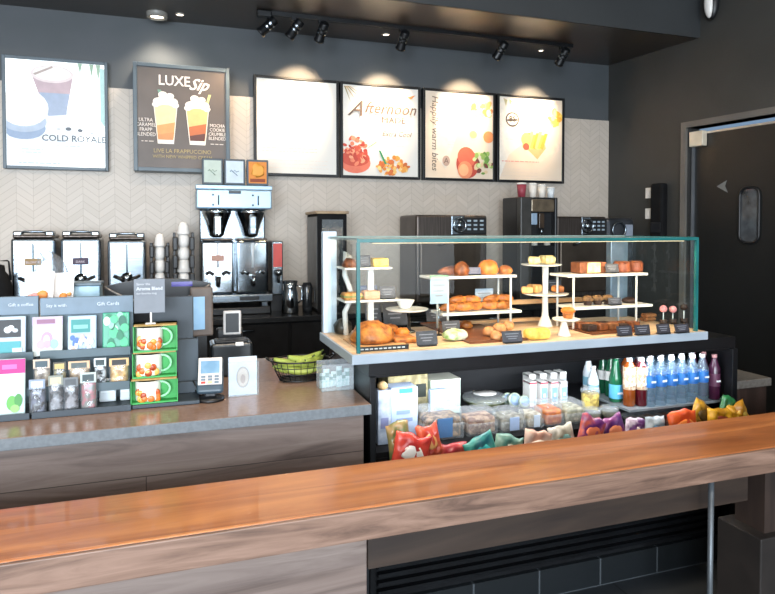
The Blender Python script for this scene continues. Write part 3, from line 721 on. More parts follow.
for i, sx in enumerate((-1, 1)):
    cx = sx*hw_*.46; ww = hw_*.43
    fh = hz0-sh1-.01
    m = MB(); m.lathe([(.03, .0), (.05, .015), (ww*.62, fh*.45), (ww*.9, fh*.85), (ww*.92, fh)], c=(cx, .06, sh1+.012), mat=chrome, seg=26); fn = m.build('brew_funnel', t)
    m = MB(); m.box(cx-.03, cx+.03, -.085, -.0, sh1+.03, sh1+fh*.8, bevel=.012, mat=steel); m.build('funnel_handle', fn)
    m = MB(); m.box(cx-ww, cx+ww, -.04, .155, sh0, sh1-.012, bevel=.02, mat=chrome, seg=3); m.box(cx-ww*.95, cx+ww*.95, -.03, .15, sh1-.012, sh1+.004, bevel=.006, mat=dark_steel); sv = m.build('server', t)
    m = MB(); m.cyl((cx, -.04, sh0+.13), (cx, -.1, sh0+.13), .016, mat=chrome); m.cyl((cx, -.09, sh0+.14), (cx, -.09, sh0+.06), .02, .012, mat=black_plastic if i == 0 else chrome)
    for q in (-1, 1): m.tube([(cx+q*.03, -.06, sh0+.15), (cx+q*.06, -.055, sh0+.17), (cx+q*.085, -.05, sh0+.155)], .013, mat=chrome if i else black_plastic)
    m.build('tap', sv)
    m = MB(); m.cyl((cx+.0, -.046, sh0+.2), (cx+.0, -.046, sh1-.03), .009, mat=col('#dfe8ee', .1)); m.build('sight_glass', sv)
    if i == 0:
        m = MB(); m.box(cx-.045, cx+.045, -.058, -.046, sh0+.25, sh0+.295, bevel=.004, mat=col('#b98e7e', .5)); m.build('name_badge', sv)
# three framed cards on the brewer
for i, (u0, u1, c1, c2, lb) in enumerate(((203, 224, '#c2cfc4', '#8fa294', 'pale green framed card on the brewer, left of three'), (225, 246, '#cfdde8', '#7f93a5', 'pale blue framed card on the brewer, middle of three'), (247.5, 269, '#e08a32', '#8c3d14', 'orange framed card on the brewer, right of three'))):
    a, b2 = xat(u0, IY-.02), xat(u1, IY-.02); wz = (b2-a)/2; z0 = CZ+hz1+.001; z1 = zat(235, 159, IY-.02)
    q = thing('framed_card', lb, 'card', ((a+b2)/2, IY-.0, z0+.035), 0, 'framed cards on the coffee brewer'); h = z1-z0-.035
    m = MB(); m.box(-wz, wz, -.02, .01, 0, h, bevel=.005, mat=pm('card_frame', '#3c4a54', '#323e47', rough=.4)); m.build('frame', q)
    m = MB(); m.box(-wz+.014, wz-.014, -.0235, -.0195, .016, h-.016, mat=col(c1, .6)); 
    if i == 2:
        m.lump((0, -.024, h*.58), (wz*.62, .002, h*.3), .3, 3, mat=col('#f0a848', .6), sub=2, seed=3); m.box(-wz*.7, wz*.7, -.0255, -.023, .025, .05, mat=col(c2, .6))
    else:
        m.tube([(-wz*.3, -.025, h*.55), (0, -.025, h*.45), (wz*.25, -.025, h*.36)], .003, mat=col(c2, .6)); m.tube([(-wz*.45, -.025, h*.5), (-wz*.3, -.025, h*.58), (-wz*.15, -.025, h*.5), (0, -.025, h*.57), (wz*.15, -.025, h*.5), (wz*.4, -.025, h*.54)], .003)
    m.build('print', q)
# single server with red label, right of brewer
xc, w, zt = bx_px(272, 283, 241, IY)
t = thing('tea_brewer', 'narrow steel dispenser with red label right of the coffee brewer', 'dispenser', (xc+.005, IY+.02, CZ)); h = zt-CZ
m = MB(); m.box(-w/2, w/2, 0, .25, .13, h, bevel=.01, mat=steel); m.box(-w/2, w/2, .06, .24, 0, .132, mat=black_plastic); m.build('tank', t)
m = MB(); m.box(-w*.4, w*.4, -.006, -.0005, h-.2, h-.02, mat=col('#c84a44', .5)); m.build('label_plate', t)
m = MB(); m.cyl((0, .0, h-.24), (0, -.05, h-.24), .018, mat=chrome); m.lump((0, -.06, h-.24), (.03, .03, .03), 0, mat=chrome, sub=2); m.cyl((0, -.05, h-.25), (0, -.05, h-.32), .012, mat=black_plastic); m.build('tap', t)
# pitchers
xc, w, zt = bx_px(281, 300, 281, IY-.1)
t = thing('milk_pitcher', 'polished steel pitcher on the back counter beside the brewer', 'pitcher', (xc, IY-.08, CZ)); h = zt-CZ
m = MB(); m.lathe([(0, 0), (w*.42, 0), (w*.45, .01), (w*.4, h*.6), (w*.33, h*.8), (w*.4, h), (w*.38, h), (w*.3, h*.8), (w*.36, h*.55), (0, .02)], mat=chrome, seg=24); m.build('body', t)
m = MB(); m.tube([(w*.36, 0, h*.85), (w*.62, 0, h*.8), (w*.64, 0, h*.4), (w*.42, 0, h*.3)], .007, mat=chrome); m.build('handle', t)
xc, w, zt = bx_px(299, 312, 283, IY-.1)
t = thing('blender_jug', 'dark jug standing right of the steel pitcher', 'jug', (xc+.02, IY-.06, CZ)); h = zt-CZ
m = MB(); m.lathe([(0, 0), (w*.36, 0), (w*.36, .03), (w*.42, h*.85), (w*.3, h), (0, h)], mat=pm('smoked_jug', '#24272b', '#191b1e', rough=.15), seg=20); m.build('body', t)
m = MB(); m.tube([(w*.38, 0, h*.8), (w*.6, 0, h*.75), (w*.6, 0, h*.35), (w*.38, 0, h*.25)], .008, mat=black_plastic); m.build('handle', t)
# tall dark cabinet
xc, w, zt = bx_px(318, 347, 214, IY-.1)
t = thing('nitro_tower', 'tall narrow black cabinet with wood-edged top behind the pastry case', 'cabinet', (xc, IY-.1, CZ)); h = zt-CZ
m = MB(); m.box(-w/2, w/2, 0, .4, 0, h, bevel=.006, mat=matte_black); m.build('body', t)
m = MB(); m.box(-w/2-.015, w/2+.015, -.015, .415, h+.0005, h+.022, bevel=.004, mat=pm('top_board', '#a08a6c', '#86725a', rough=.5)); m.build('top_board', t)
m = MB(); m.box(-w/2+.03, w/2-.03, -.008, -.0005, .02, h-.04, bevel=.003, mat=pm('smoked_door', '#1c2325', '#141a1c', rough=.15)); m.build('door', t)
m = MB(); m.box(-w/2-.004, -w/2-.0005, .02, .38, .02, h-.02, mat=pm('side_panel_grey', '#5b5e60', '#4e5153', rough=.4)); m.build('side_panel', t)
# warming ovens
def oven(u0, u1, vt, Y, label, deep=.4):
    xc, w, zt = bx_px(u0, u1, vt, Y); h = zt-CZ
    t = thing('warming_oven', label, 'oven', (xc, Y, CZ), 0, 'speed ovens on the back counter')
    m = MB(); m.box(-w/2, w/2, 0, deep, .03, h, bevel=.02, mat=dark_steel, seg=3); m.build('housing', t)
    m = MB()
    for a in (-1, 1):
        for c in (.05, deep-.05): m.cyl((a*(w/2-.05), c, 0), (a*(w/2-.05), c, .034), .018, mat=black_plastic)
    m.build('feet', t)
    ch = .17
    m = MB(); m.box(-w*.46, w*.46, -.03, -.0005, .08, h-ch-.02, bevel=.012, mat=pm('oven_door_bronze', '#54483f', '#43382f', rough=.3, metal=.7, scale=4)); dr = m.build('door', t)
    m = MB(); zz = h-ch-.05; m.tube([(-w*.2, -.03, zz-.03), (-w*.2, -.075, zz-.02), (-w*.05, -.085, zz+.02), (w*.25, -.085, zz+.04), (w*.42, -.075, zz+.04), (w*.42, -.03, zz+.03)], .014, mat=steel); m.build('handle', dr)
    m = MB(); m.box(w*.06, w*.48, -.014, -.0005, h-ch+.01, h-.02, bevel=.008, mat=black_plastic); pn = m.build('control_panel', t)
    m = MB(); m.use(col('#9fb0bd', .4))
    for a in range(3):
        for c in range(3): m.box(w*(.2+.09*a), w*(.25+.09*a), -.018, -.0135, h-.055-.035*c, h-.04-.035*c)
    m.build('keys', pn)
    m = MB(); m.box(-w*.02, w*.16, -.012, -.0005, h-ch+.005, h-.005, bevel=.01, mat=steel); m.tube([(w*.09+.055*math.cos(q), -.02, h-ch/2+.055*math.sin(q)) for q in [R(12*k) for k in range(30)]], .009, mat=chrome, closed=True); m.lump((w*.09, -.025, h-ch/2), (.03, .02, .03), 0, sub=2); m.build('dial', t)
    return t
oven(416, 487, 215, 4.75, 'bronze-steel oven with control panel, left of the two behind the pastry case')
oven(556, 606, 216.5, 4.72, 'bronze-steel oven behind the right end of the pastry case')
xc, w, zt = bx_px(607, 634, 218, 4.74)
t = thing('microwave_oven', 'dark oven with round dial against the right wall', 'oven', (xc-.02, 4.72, CZ)); h = zt-CZ
m = MB(); m.box(-w/2, w/2, 0, .3, .0, h, bevel=.03, mat=pm('gunmetal', '#4c4f55', '#3c3f44', rough=.3, metal=.6), seg=3); m.build('housing', t)
m = MB(); m.tube([(-.03+.07*math.cos(q), -.012, h-.11+.07*math.sin(q)) for q in [R(12*k) for k in range(30)]], .01, mat=steel, closed=True); m.build('dial', t)
m = MB(); m.box(w*.12, w*.42, -.01, -.0005, h-.2, h-.06, bevel=.01, mat=col('#8d97a6', .3)); m.build('display', t)
# grinder / espresso machine
xc, w, zt = bx_px(519, 556, 197, 4.72)
t = thing('espresso_machine', 'tall black bean-to-cup coffee machine between the two ovens', 'coffee machine', (xc, 4.72, CZ)); h = zt-CZ
m = MB(); m.box(-w/2, w/2, .04, .30, 0, h, bevel=.012, mat=black_plastic); m.box(-w/2, -w*.2, -.02, .05, 0, h-.002, bevel=.01, mat=pm('machine_side', '#3a3937', '#2f2e2c', rough=.4)); m.box(w*.42, w/2, -.02, .05, 0, h-.002, bevel=.01, mat=black_plastic); m.build('housing', t)
m = MB(); m.box(-w*.2, w*.42, -.012, .039, h-.13, h-.02, bevel=.008, mat=pm('machine_fascia', '#7d6f5c', '#5d5244', rough=.25, metal=.5)); m.build('fascia', t)
m = MB(); m.box(-w*.18, -w*.02, -.0, .041, h-.24, h-.14, bevel=.005, mat=col('#8fa6bd', .2)); m.build('display', t)
m = MB(); m.box(w*.02, w*.16, -.005, .041, h-.27, h-.14, bevel=.005, mat=pm('spout_brown', '#3d2f22', '#2a2018', rough=.3)); m.cyl((w*.09, .0, h-.27), (w*.09, .0, h-.33), .014, mat=steel); m.build('spout', t)
m = MB(); m.box(-w*.2, w*.42, -.02, .05, .0, h-.42, bevel=.004, mat=black_metal); m.build('drip_tray', t)
for k, (du, c, lb) in enumerate(((-w*.05, '#f3efe6', 'white paper cup under the left of the black coffee machine'), (w*.3, '#e9e2d6', 'white paper cup under the right of the black coffee machine'))):
    m = MB(); m.lathe([(0, 0), (.028, 0), (.038, .075), (.042, .078), (.042, .084), (.036, .084), (.026, .006), (0, .006)], mat=col(c, .5), seg=18)
    o = m.build('paper_cup', loc=(xc+du, 4.755, CZ+h-.4195)); tag(o, lb, 'cup')
def cup_like(name, x, y, z, r, h, c, label, cat='cup'):
    t = thing(name, label, cat, (x, y, z))
    m = MB(); m.lathe([(0, 0), (r*.75, 0), (r, h*.92), (r*.93, h*.92), (r*.7, .006), (0, .006)], mat=col(c, .5), seg=20); m.build('cup', t)
    m = MB(); m.lathe([(r*1.06, 0), (r*1.06, h*.06), (r*.9, h*.12), (r*.6, h*.13), (0, h*.12)], c=(0, 0, h*.921), mat=white_gloss, seg=20); m.build('lid', t)
zt2 = CZ+h+.0005
cup_like('striped_cup', xat(521, 4.8), 4.8, zt2, .042, .12, '#9c3f4c', 'dark red cup with lid standing on the black coffee machine')
for k, u in enumerate((532, 541)): cup_like('paper_cup', xat(u, 4.8), 4.8, zt2, .036, .11+.01*(k == 0), '#efe8dd', ['white lidded cup in the middle on the black coffee machine', 'white lidded cup right of centre on the black coffee machine'][k])
cup_like('paper_cup', xat(550, 4.8), 4.8, zt2, .034, .09, '#dfe6ea', 'pale lidded cup at the right end on the black coffee machine')
# ------------------------------------------------------------------ pastry case
DZ = 1.09
gx0, gx1, gy0, gy1, gz1 = .635, 2.215, 2.215, 2.69, 1.512
ox = 1.43
case = thing('pastry_case', 'glass pastry display case with teal glass edges above a black open cooler', 'display case', (ox, 2.2, 0))
def cpart(m, name, par=None): return m.build(name, par or case)
def cb(m, x0, x1, y0, y1, z0, z1, **k): m.box(x0-ox, x1-ox, y0-2.2, y1-2.2, z0, z1, **k); return m
white_edge = pm('deck_white_edge', '#9fabb5', '#929ea8', rough=.35, scale=5)
m = MB(); cb(m, .605, 2.265, 2.19, 2.735, 1.052, DZ-.001, mat=white_edge, bevel=.003); deck = cpart(m, 'deck')
m = MB(); cb(m, .612, 2.258, 2.2, 2.73, DZ-.0009, DZ, mat=pm('deck_board', '#e4c8aa', '#d2ac86', rough=.4, scale=3, stretch=(1, 10, 1))); cpart(m, 'deck_board', deck)
m = MB(); cb(m, .676, 2.452, 2.215, 2.85, 1.0, 1.0515, mat=black_metal); cb(m, .7005, 2.4195, 2.215, 2.235, .993, .9995); cpart(m, 'fascia')
liner = pm('cooler_liner', '#2a2b2e', '#222326', rough=.5, scale=4)
for x0, x1 in ((.676, .70), (2.42, 2.452)):
    m = MB(); cb(m, x0, x1, 2.2, 2.85, .12, .9995, mat=black_metal, bevel=.003); cpart(m, 'side_panel')
m = MB(); cb(m, .7005, 2.4195, 2.80, 2.85, .12, .9995, mat=liner); cpart(m, 'back_panel')
T1, T2 = .735, .705
m = MB(); cb(m, .7005, 2.4195, 2.43, 2.7995, T1-.02, T1, mat=liner); cb(m, .7005, 2.4195, 2.43, 2.44, T2-.1, T1-.0205, mat=liner); cpart(m, 'rear_shelf')
RX = 1.885; T3 = .655
m = MB(); cb(m, .7005, RX-.001, 2.225, 2.4295, T2-.02, T2, mat=matte_black); cb(m, .7005, RX-.001, 2.222, 2.235, .52, T2-.0205, mat=matte_black); cpart(m, 'front_shelf')
m = MB(); cb(m, RX, 2.4195, 2.225, 2.4295, T3-.02, T3, mat=matte_black); cb(m, RX, 2.4195, 2.222, 2.235, .52, T3-.0205, mat=matte_black); cpart(m, 'front_shelf')
m = MB(); TR = .752; cb(m, RX, 2.4195, 2.245, 2.52, TR-.01, TR, mat=pm('shelf_glass', '#8f979c', '#7c8489', rough=.3)); cpart(m, 'raised_shelf')
m = MB(); cb(m, .7005, 2.4195, 2.26, 2.79, .12, .519, mat=matte_black)
for k in range(11): cb(m, .72, 2.365, 2.235, 2.265, .15+k*.033, .165+k*.033, mat=black_metal)
cpart(m, 'louvre_grille')
m = MB(); cb(m, .68, 2.44, 2.24, 2.84, 0, .1195, mat=grid_tile('base_tile', '#1f2224', '#1b1e20', '#4b4f52', .305, .4, rough=.3, rot=(R(-90), 0, 0), off=0)); cpart(m, 'tiled_plinth')
m = MB()
for z in (.56, .62, .68): m.tube([(.68-ox, -.1, z), (2.42-ox, -.1, z)], .004, mat=black_metal)
for k in range(30): m.tube([(.68-ox+k*.06, -.1, .68), (.68-ox+k*.06, -.1, .56), (.68-ox+k*.06, .015, .55)], .003)
cpart(m, 'wire_basket')
m = MB(); m.use(black_metal); cb(m, .68, 2.42, 2.105, 2.221, .548, .553); cpart(m, 'basket_base')
# glazing
def pane(x0, x1, y0, y1, z0, z1, name='glass_pane'):
    m = MB(); cb(m, x0, x1, y0, y1, z0, z1, mat=pane_glass); return cpart(m, name)
pane(gx0, gx1, gy0-.003, gy0+.003, DZ, gz1-.007); pane(gx0-.003, gx0+.003, gy0+.004, gy1, DZ, gz1-.007); pane(gx1-.003, gx1+.003, gy0+.004, gy1, DZ, gz1-.007)
m = MB(); cb(m, gx0-.004, gx1+.004, gy0-.004, gy1, gz1-.006, gz1, mat=glassy('top_glass', (.9, .95, .94), 1.6, .05, opac=.25, colr='#c3cfcb')); cpart(m, 'top_glass')
m = MB(); m.use(teal_edge); cb(m, gx0-.006, gx1+.006, gy0-.008, gy0-.0045, gz1-.012, gz1+.001); cpart(m, 'top_edge')
for gx in (gx0, gx1):
    m = MB(); m.use(teal_edge); cb(m, gx-.007, gx+.006, gy0-.009, gy0+.004, DZ, gz1-.0125); cpart(m, 'corner_edge')
    m = MB(); m.use(teal_edge); cb(m, gx-.004, gx+.004, gy0+.0045, gy1, gz1-.0005, gz1+.003); cpart(m, 'side_edge')
m = MB(); m.use(pm('top_rear_edge', '#8fa39e', '#7d918c', rough=.3)); cb(m, gx0, gx1, gy1-.003, gy1+.003, gz1+.0005, gz1+.006); cpart(m, 'rear_edge')
post_m = pm('post_alu', '#bccbd8', '#a9b9c7', rough=.35, metal=.3, scale=3)
px0, px1 = xat(322, 2.72), xat(335.5, 2.72)
m = MB(); cb(m, px0, px1, 2.692, 2.732, DZ, gz1+.028, mat=post_m, bevel=.004); cpart(m, 'rear_post')
px0, px1 = xat(607, 2.72), xat(624, 2.72)
m = MB(); cb(m, px0, px1, 2.692, 2.732, DZ, gz1-.001, mat=pm('rear_mullion', '#8d9caa', '#7b8a98', rough=.3, metal=.4), bevel=.004); cpart(m, 'rear_post')
def zstrip(u0, u1, v, Y, th=.02, dp=.07, name='rear_ledge'):
    z = zat((u0+u1)/2, v, Y); x0, x1 = xat(u0, Y), xat(u1, Y)
    m = MB(); cb(m, x0, x1, Y, Y+dp, z-th, z, mat=tan_board); return cpart(m, name)

zstrip(446, 541, 320, 2.655, .014, .03); zstrip(511, 583, 299, 2.655, .02, .03)
# ---- stands
BR = {}
def on(u, v): return PZ(u, v, DZ+.001)
def disc_plate(m, c, r, th=.008): m.lathe([(0, 0), (r*.9, 0), (r, th*.6), (r, th), (r*.93, th*.8), (0, th*.8)], c=c, seg=32)
# rect two-tier stands
def rect_stand(name, label, tiers, Y, dep, legs_u, grp='white two-tier shelf stands'):
    """tiers: (u0,u1,v) of the shelf front edge at depth Y; z list returned"""
    xs = [(xat(a, Y), xat(b, Y), zat((a+b)/2, v, Y)) for a, b, v in tiers]
    xc = (xs[0][0]+xs[0][1])/2
    t = thing(name, label, 'display stand', (xc, Y, DZ+.0005), 0, grp); zz = []
    for a, b, z in xs:
        m = MB(); m.box(a-xc, b-xc, 0, dep, z-.012-DZ, z-DZ, bevel=.003, mat=white_gloss); m.build('shelf', t); zz.append(z+.001)
    zt = xs[0][2]-DZ-.0125
    for u in legs_u:
        x = xat(u, Y)-xc
        for y in (.012, dep-.012):
            m = MB(); m.cyl((x, y, 0), (x, y, zt), .005, mat=pm('leg_white', '#d7d8d6', '#c6c7c5', rough=.4)); m.build('leg', t)
    return zz
zB = rect_stand('shelf_stand', 'white two-tier shelf stand left of the tall cake stand in the case', [(431, 517, 276), (443, 522, 312)], 2.5, .14, (449, 512))
zE = rect_stand('shelf_stand', 'white two-tier shelf stand with cakes on the right in the case', [(568, 648, 274), (575, 653, 306)], 2.4, .15, (575, 638))
# A: round white two-tier stand in the back-left corner
YA = 2.52
xa = xat(363, YA); t = thing('tiered_stand', 'white curved two-tier stand in the left back corner of the case', 'display stand', (xa, YA, DZ+.0005))
zA1 = zat(360, 267, YA); zA2 = zat(363, 299, YA)
for z, u0, u1 in ((zA1, 341, 388), (zA2, 341, 397)):
    x0, x1 = xat(u0, YA)-xa, xat(u1, YA)-xa
    m = MB(); m.box(x0, x1, -.06, .09, z-.009-DZ, z-DZ, bevel=.004, mat=white_gloss); m.build('shelf', t)
x0 = xat(346, YA+.1)-xa
m = MB(); m.use(white_gloss)
for xx in (xat(371, YA)-xa,): m.box(xx-.012, xx+.012, .0, .02, 0, zA1-.0095-DZ)
m.tube([(x0+.0, .1, .0), (x0-.005, .1, .1), (x0+.03, .1, .17), (x0-.005, .1, .26), (x0+.0, .1, .36), (x0+.02, .095, zA1-DZ+.03)], .012); m.build('upright', t)
# cake plate on rod
def pedestal(name, label, u, v, plates, base_r, col_r, taper=True, seg=30, grp=None):
    p = on(u, v); t = thing(name, label, 'cake stand', (p.x, p.y, DZ+.0005), 0, grp); out = []
    zt = 0
    for up, vp, r in plates:
        z = zat(up, vp, p.y)-DZ; zt = max(zt, z); off = xat(up, p.y)-p.x
        m = MB(); m.use(white_gloss); disc_plate(m, (off, 0, z-.008), r); m.build('plate', t); out.append(z+DZ)
    m = MB(); m.lathe([(0, 0), (base_r, 0), (base_r*.95, .006), (base_r*.45, .05) if taper else (base_r*.3, .012), (col_r*1.1, .075), (col_r, zt*.6), (col_r*1.2, zt-.0085)], mat=white_gloss if taper else steel, seg=24); m.build('column', t)
    return p, out
pF, zF = pedestal('plate_stand', 'thin-stemmed white plate stand holding a small white bowl', 409, 332, [(407, 308.5, .095)], .03, .004, False)
pC, zC = pedestal('cake_stand', 'tall white two-plate cake stand in the middle of the case', 545, 326, [(541, 264, .094), (545, 293, .108)], .036, .013)
pD, zD = pedestal('small_cake_stand', 'short white cake stand with a single muffin', 564, 335.5, [(566, 318.5, .058)], .028, .011)
m = MB(); r = .036; m.lathe([(0, 0), (r*.6, 0), (r*.7, .004), (r*1.15, .034), (r*1.15, .038), (r*1.05, .036), (r*.6, .008), (0, .008)], mat=white_gloss, seg=24)
o = m.build('small_bowl', loc=(xat(406, pF.y), pF.y+.01, zF[0]+.0005)); tag(o, 'small white bowl on the thin-stemmed plate stand', 'bowl')

# ---- food makers
def lump_food(name, label, cat, x, y, z, sx, sy, sz, mat, amp=.12, seed=1, rz=0, grp=None, freq=2.5, flat=.55):
    m = MB(); m.lump((0, 0, sz*flat), (sx, sy, sz), amp, freq, mat=mat, seed=seed, flat=flat)
    o = m.build(name, loc=(x, y, z+.0008), rz=rz); return tag(o, label, cat, grp)
def croissant(label, x, y, z, L, rz, mat, grp, name='croissant', seed=0):
    t = MB(); pts = []; rad = []; n = 19
    for i in range(n):
        a = -1+2*i/(n-1); an = a*1.15
        pts.append((L*.5*math.sin(an)/math.sin(1.15), L*.35*(1-math.cos(an))-L*.05, L*.17*(1-.35*a*a)))
        rad.append(L*(.035+.155*(1-a*a)**.7)*(1+.10*math.cos(i*PI*.9)))
    t.tube(pts, .02, seg=12, mat=mat, radii=rad)
    lo = min(v.co.z for v in t.bm.verts)
    for v in t.bm.verts: v.co.z -= lo
    o = t.build(name, loc=(x, y, z+.0008), rz=rz); return tag(o, label, 'pastry', grp)
def scone(label, x, y, z, L, rz, mat, grp):
    m = MB(); b = bmesh.new(); pts = [(-L*.5, -L*.35), (L*.5, -L*.35), (0, L*.55)]
    f = b.faces.new([b.verts.new((p[0], p[1], 0)) for p in pts]); r = bmesh.ops.extrude_face_region(b, geom=[f])
    bmesh.ops.translate(b, vec=(0, 0, L*.5), verts=[g for g in r['geom'] if isinstance(g, bmesh.types.BMVert)])
    bmesh.ops.bevel(b, geom=list(b.edges), offset=L*.13, segments=3, profile=.5, affect='EDGES')
    bmesh.ops.subdivide_edges(b, edges=list(b.edges), cuts=1)
    for v in b.verts: v.co *= 1+.07*noise.noise(v.co*60+Vector((x*9, y, 0)))
    for fc in b.faces: fc.smooth = True
    m.use(mat); m.merge(b); lo = min(v.co.z for v in m.bm.verts)
    for v in m.bm.verts: v.co.z -= lo
    o = m.build('scone', loc=(x, y, z+.0008), rz=rz); return tag(o, label, 'scone', grp)
def muffin(label, x, y, z, r, c_top, c_cup, grp=None):
    t = thing('muffin', label, 'muffin', (x, y, z+.0008), 0, grp)
    m = MB(); b = []; m.lathe([(0, 0), (r*.68, 0), (r*.9, r*.95), (r*.8, r*.95), (0, r*.9)], mat=c_cup, seg=28, smooth=False); m.build('paper_case', t)
    m = MB(); m.lump((0, 0, r*1.15), (r*1.08, r*1.08, r*.62), .13, 3, mat=c_top, seed=int(x*100)); m.build('top', t); return t
def sign(label, x, y, z, w=.055, h=.04, lean=.25, c=None, text=True, rz=0, back=None):
    t = thing('price_card', label, 'price card', (x, y, z+.0015), rz)
    M = Matrix.Rotation(-lean, 4, 'X')
    m = MB(); m.box(-w/2, w/2, -.0025, .0015, .004, h, bevel=.0015, mat=c or slate_card, mtx=M); cd = m.build('card', t)
    m = MB(); m.box(-w*.42, w*.42, -.008, .018, 0, .005, bevel=.001, mat=black_plastic); m.build('foot', t)
    if text:
        m = MB(); m.use(col('#83858e', .6))
        for k, (q, zz) in enumerate(((.36, .72), (.3, .5), (.22, .32))): m.box(-w*q, w*q*.9, -.0032, -.0027, h*zz, h*(zz+.06), mtx=M)
        m.build('lettering', cd)
    return t
def sgn(label, u0, u1, v0, v1, Y=None, z=None, **k):
    """card spanning the pixels; on the deck unless a depth and height are given"""
    if Y is None: p = on((u0+u1)/2, v1); Y = p.y; z = DZ+.0
    w = xat(u1, Y)-xat(u0, Y); um = (u0+u1)/2; h = zat(um, v0, Y)-zat(um, v1, Y)
    return sign(label, xat(um, Y), Y, z, w, max(h, .02), **k)
X = xat
# stand A food
lump_food('brown_pastry', 'brown pastry at the left of the top shelf, left back corner stand', 'pastry', X(349, YA), YA-.01, zA1, .031, .03, .024, crust_dark, .2, 3)
sgn('dark card between the brown pastry and the yellow cake, left corner stand', 358, 371, 253, 265, YA-.03, zA1)
m = MB(); m.box(-.034, .034, -.03, .03, 0, .036, bevel=.006, mat=lemon, seg=3); o = m.build('cake_slice', loc=(X(379, YA), YA, zA1+.001)); tag(o, 'yellow cake slice on the top shelf of the left corner stand', 'cake')
m = MB(); m.lump((0, 0, .02), (.04, .035, .032), .15, 3, mat=pm('dark_wrap', '#50483f', '#2d2823', rough=.4, scale=20, sharp=(.4, .6)), flat=.6)
o = m.build('wrapped_roll', loc=(X(343, YA+.13), YA+.13, zat(343, 253, YA+.13))); tag(o, 'dark wrapped roll high in the left back corner of the case', 'roll'); 
o.location.z = DZ+.002; o.location.y = YA+.13; o.scale = (1, 1, 1.3)
m = MB(); m.box(-.04, .04, -.035, .035, 0, .03, bevel=.01, mat=pm('sandwich_bread', '#d9a35a', '#a86f35', rough=.6, scale=30), seg=3); m.box(-.041, .041, -.036, .036, .012, .018, mat=col('#7d8f4d', .6))
o = m.build('sandwich', loc=(X(351, YA), YA-.01, zA2+.001)); tag(o, 'square sandwich at the left of the lower corner-stand shelf', 'sandwich')
m = MB(); m.box(-.035, .035, -.03, .03, 0, .036, bevel=.008, mat=pm('loaf_pink', '#c9a083', '#b58a6b', rough=.6, scale=25), seg=3)
o = m.build('loaf_slice', loc=(X(369, YA), YA-.02, zA2+.001)); tag(o, 'pinkish tan loaf slice next to the sandwich on the corner stand', 'loaf slice')
m = MB(); m.box(-.045, .045, -.025, .025, 0, .03, bevel=.01, mat=pm('brownie_grey', '#5f4f47', '#463a34', rough=.6, scale=25), seg=3)
o = m.build('brownie', loc=(X(396, YA+.05)-.0, YA+.04, zA2+.001)); o.location.x = X(386, YA+.03); tag(o, 'dark brownie at the right end of the lower corner-stand shelf', 'brownie')
sgn('pale grey card standing on the lower corner-stand shelf', 361, 378, 276, 288, YA+.04, zA2, c=pm('card_blue', '#6f7890', '#5f677d', rough=.6))
sgn('dark card at the right of the lower corner-stand shelf', 380, 396, 276, 289, YA-.045, zA2)
# cards near the big bread
sgn('wide dark card, left of the pair behind the round bread', 366, 382, 304, 325)
sgn('wide dark card, right of the pair behind the round bread', 384, 408, 303, 326)
p = on(376, 345)
lump_food('round_bread', 'large round golden bread in the front left corner of the case', 'bread', p.x, p.y+.05, DZ+.008, .088, .085, .064, crust, .12, 5, flat=.3)
m = MB(); m.box(-.10, .11, -.095, .11, 0, .006, bevel=.002, mat=tan_board); o = m.build('serving_board', loc=(p.x+.005, p.y+.045, DZ+.0006)); tag(o, 'tan serving board under the large round bread', 'serving board')
p2 = on(415, 345)
m = MB(); m.box(-.05, .05, -.05, .05, 0, .022, bevel=.008, mat=crust, seg=3); o = m.build('flat_pastry', loc=(p2.x-.02, p2.y+.09, DZ+.001)); tag(o, 'flat golden pastry right of the large round bread', 'pastry')
m = MB(); w = (X(409, 2.235)-X(358, 2.235))/2; m.box(-w, w, -.003, .003, 0, .017, bevel=.001, mat=black_plastic)
strip = thing('label_strip', 'long black label strip with small white lettering inside the front left glass', 'label', (X(383.5, 2.235), 2.235, DZ+.001)); m.build('holder', strip)
m = MB(); m.use(col('#c8c8c8', .6)); [m.box(-w*.9+k*w*.18, -w*.9+k*w*.18+w*.12, -.0038, -.0032, .006, .011) for k in range(10)]; m.build('lettering', strip)
sgn('dark card left of the wrapped sandwich on the deck', 417, 438, 331, 346)
sgn('dark card leaning before the middle stand, upper of three', 427, 449, 309, 322)
sgn('dark card between the other two before the middle stand', 443, 461, 321, 335)
p = on(455, 340)
m = MB(); m.lump((0, 0, .02), (.055, .04, .028), .2, 4, mat=pm('wrap_green', '#dfe0c8', '#7d9a4e', rough=.5, scale=22, sharp=(.35, .6)), seed=8, flat=.6); o = m.build('wrapped_sandwich', loc=(p.x, p.y+.0, DZ+.001)); tag(o, 'pale green wrapped sandwich on the deck', 'sandwich')
p = on(450, 349)
# wooden trays on deck
def tray(label, u0, u1, v0, v1, c=None):
    a, b2, c2, d = on(u0, v1), on(u1, v1), on(u1, v0), on(u0, v0); x0, x1 = min(a.x, d.x), max(b2.x, b2.x); y0, y1 = a.y, d.y
    x0 = a.x; t = thing('serving_board', label, 'serving board', ((x0+x1)/2, (y0+y1)/2, DZ+.0006)); w = (x1-x0)/2; dd = (y1-y0)/2
    m = MB(); m.box(-w, w, -dd, dd, 0, .006, bevel=.002, mat=c or tan_board); m.build('board', t)
    m = MB(); m.box(-w, w, -dd, -dd+.004, .006, .010, mat=c or tan_board); m.box(-w, w, dd-.004, dd, .006, .010); m.build('rim', t); return (x0+x1)/2, (y0+y1)/2, w, dd
dark_board = pm('walnut_board', '#7a4526', '#5c3018', rough=.4, scale=4, stretch=(1, 10, 1))
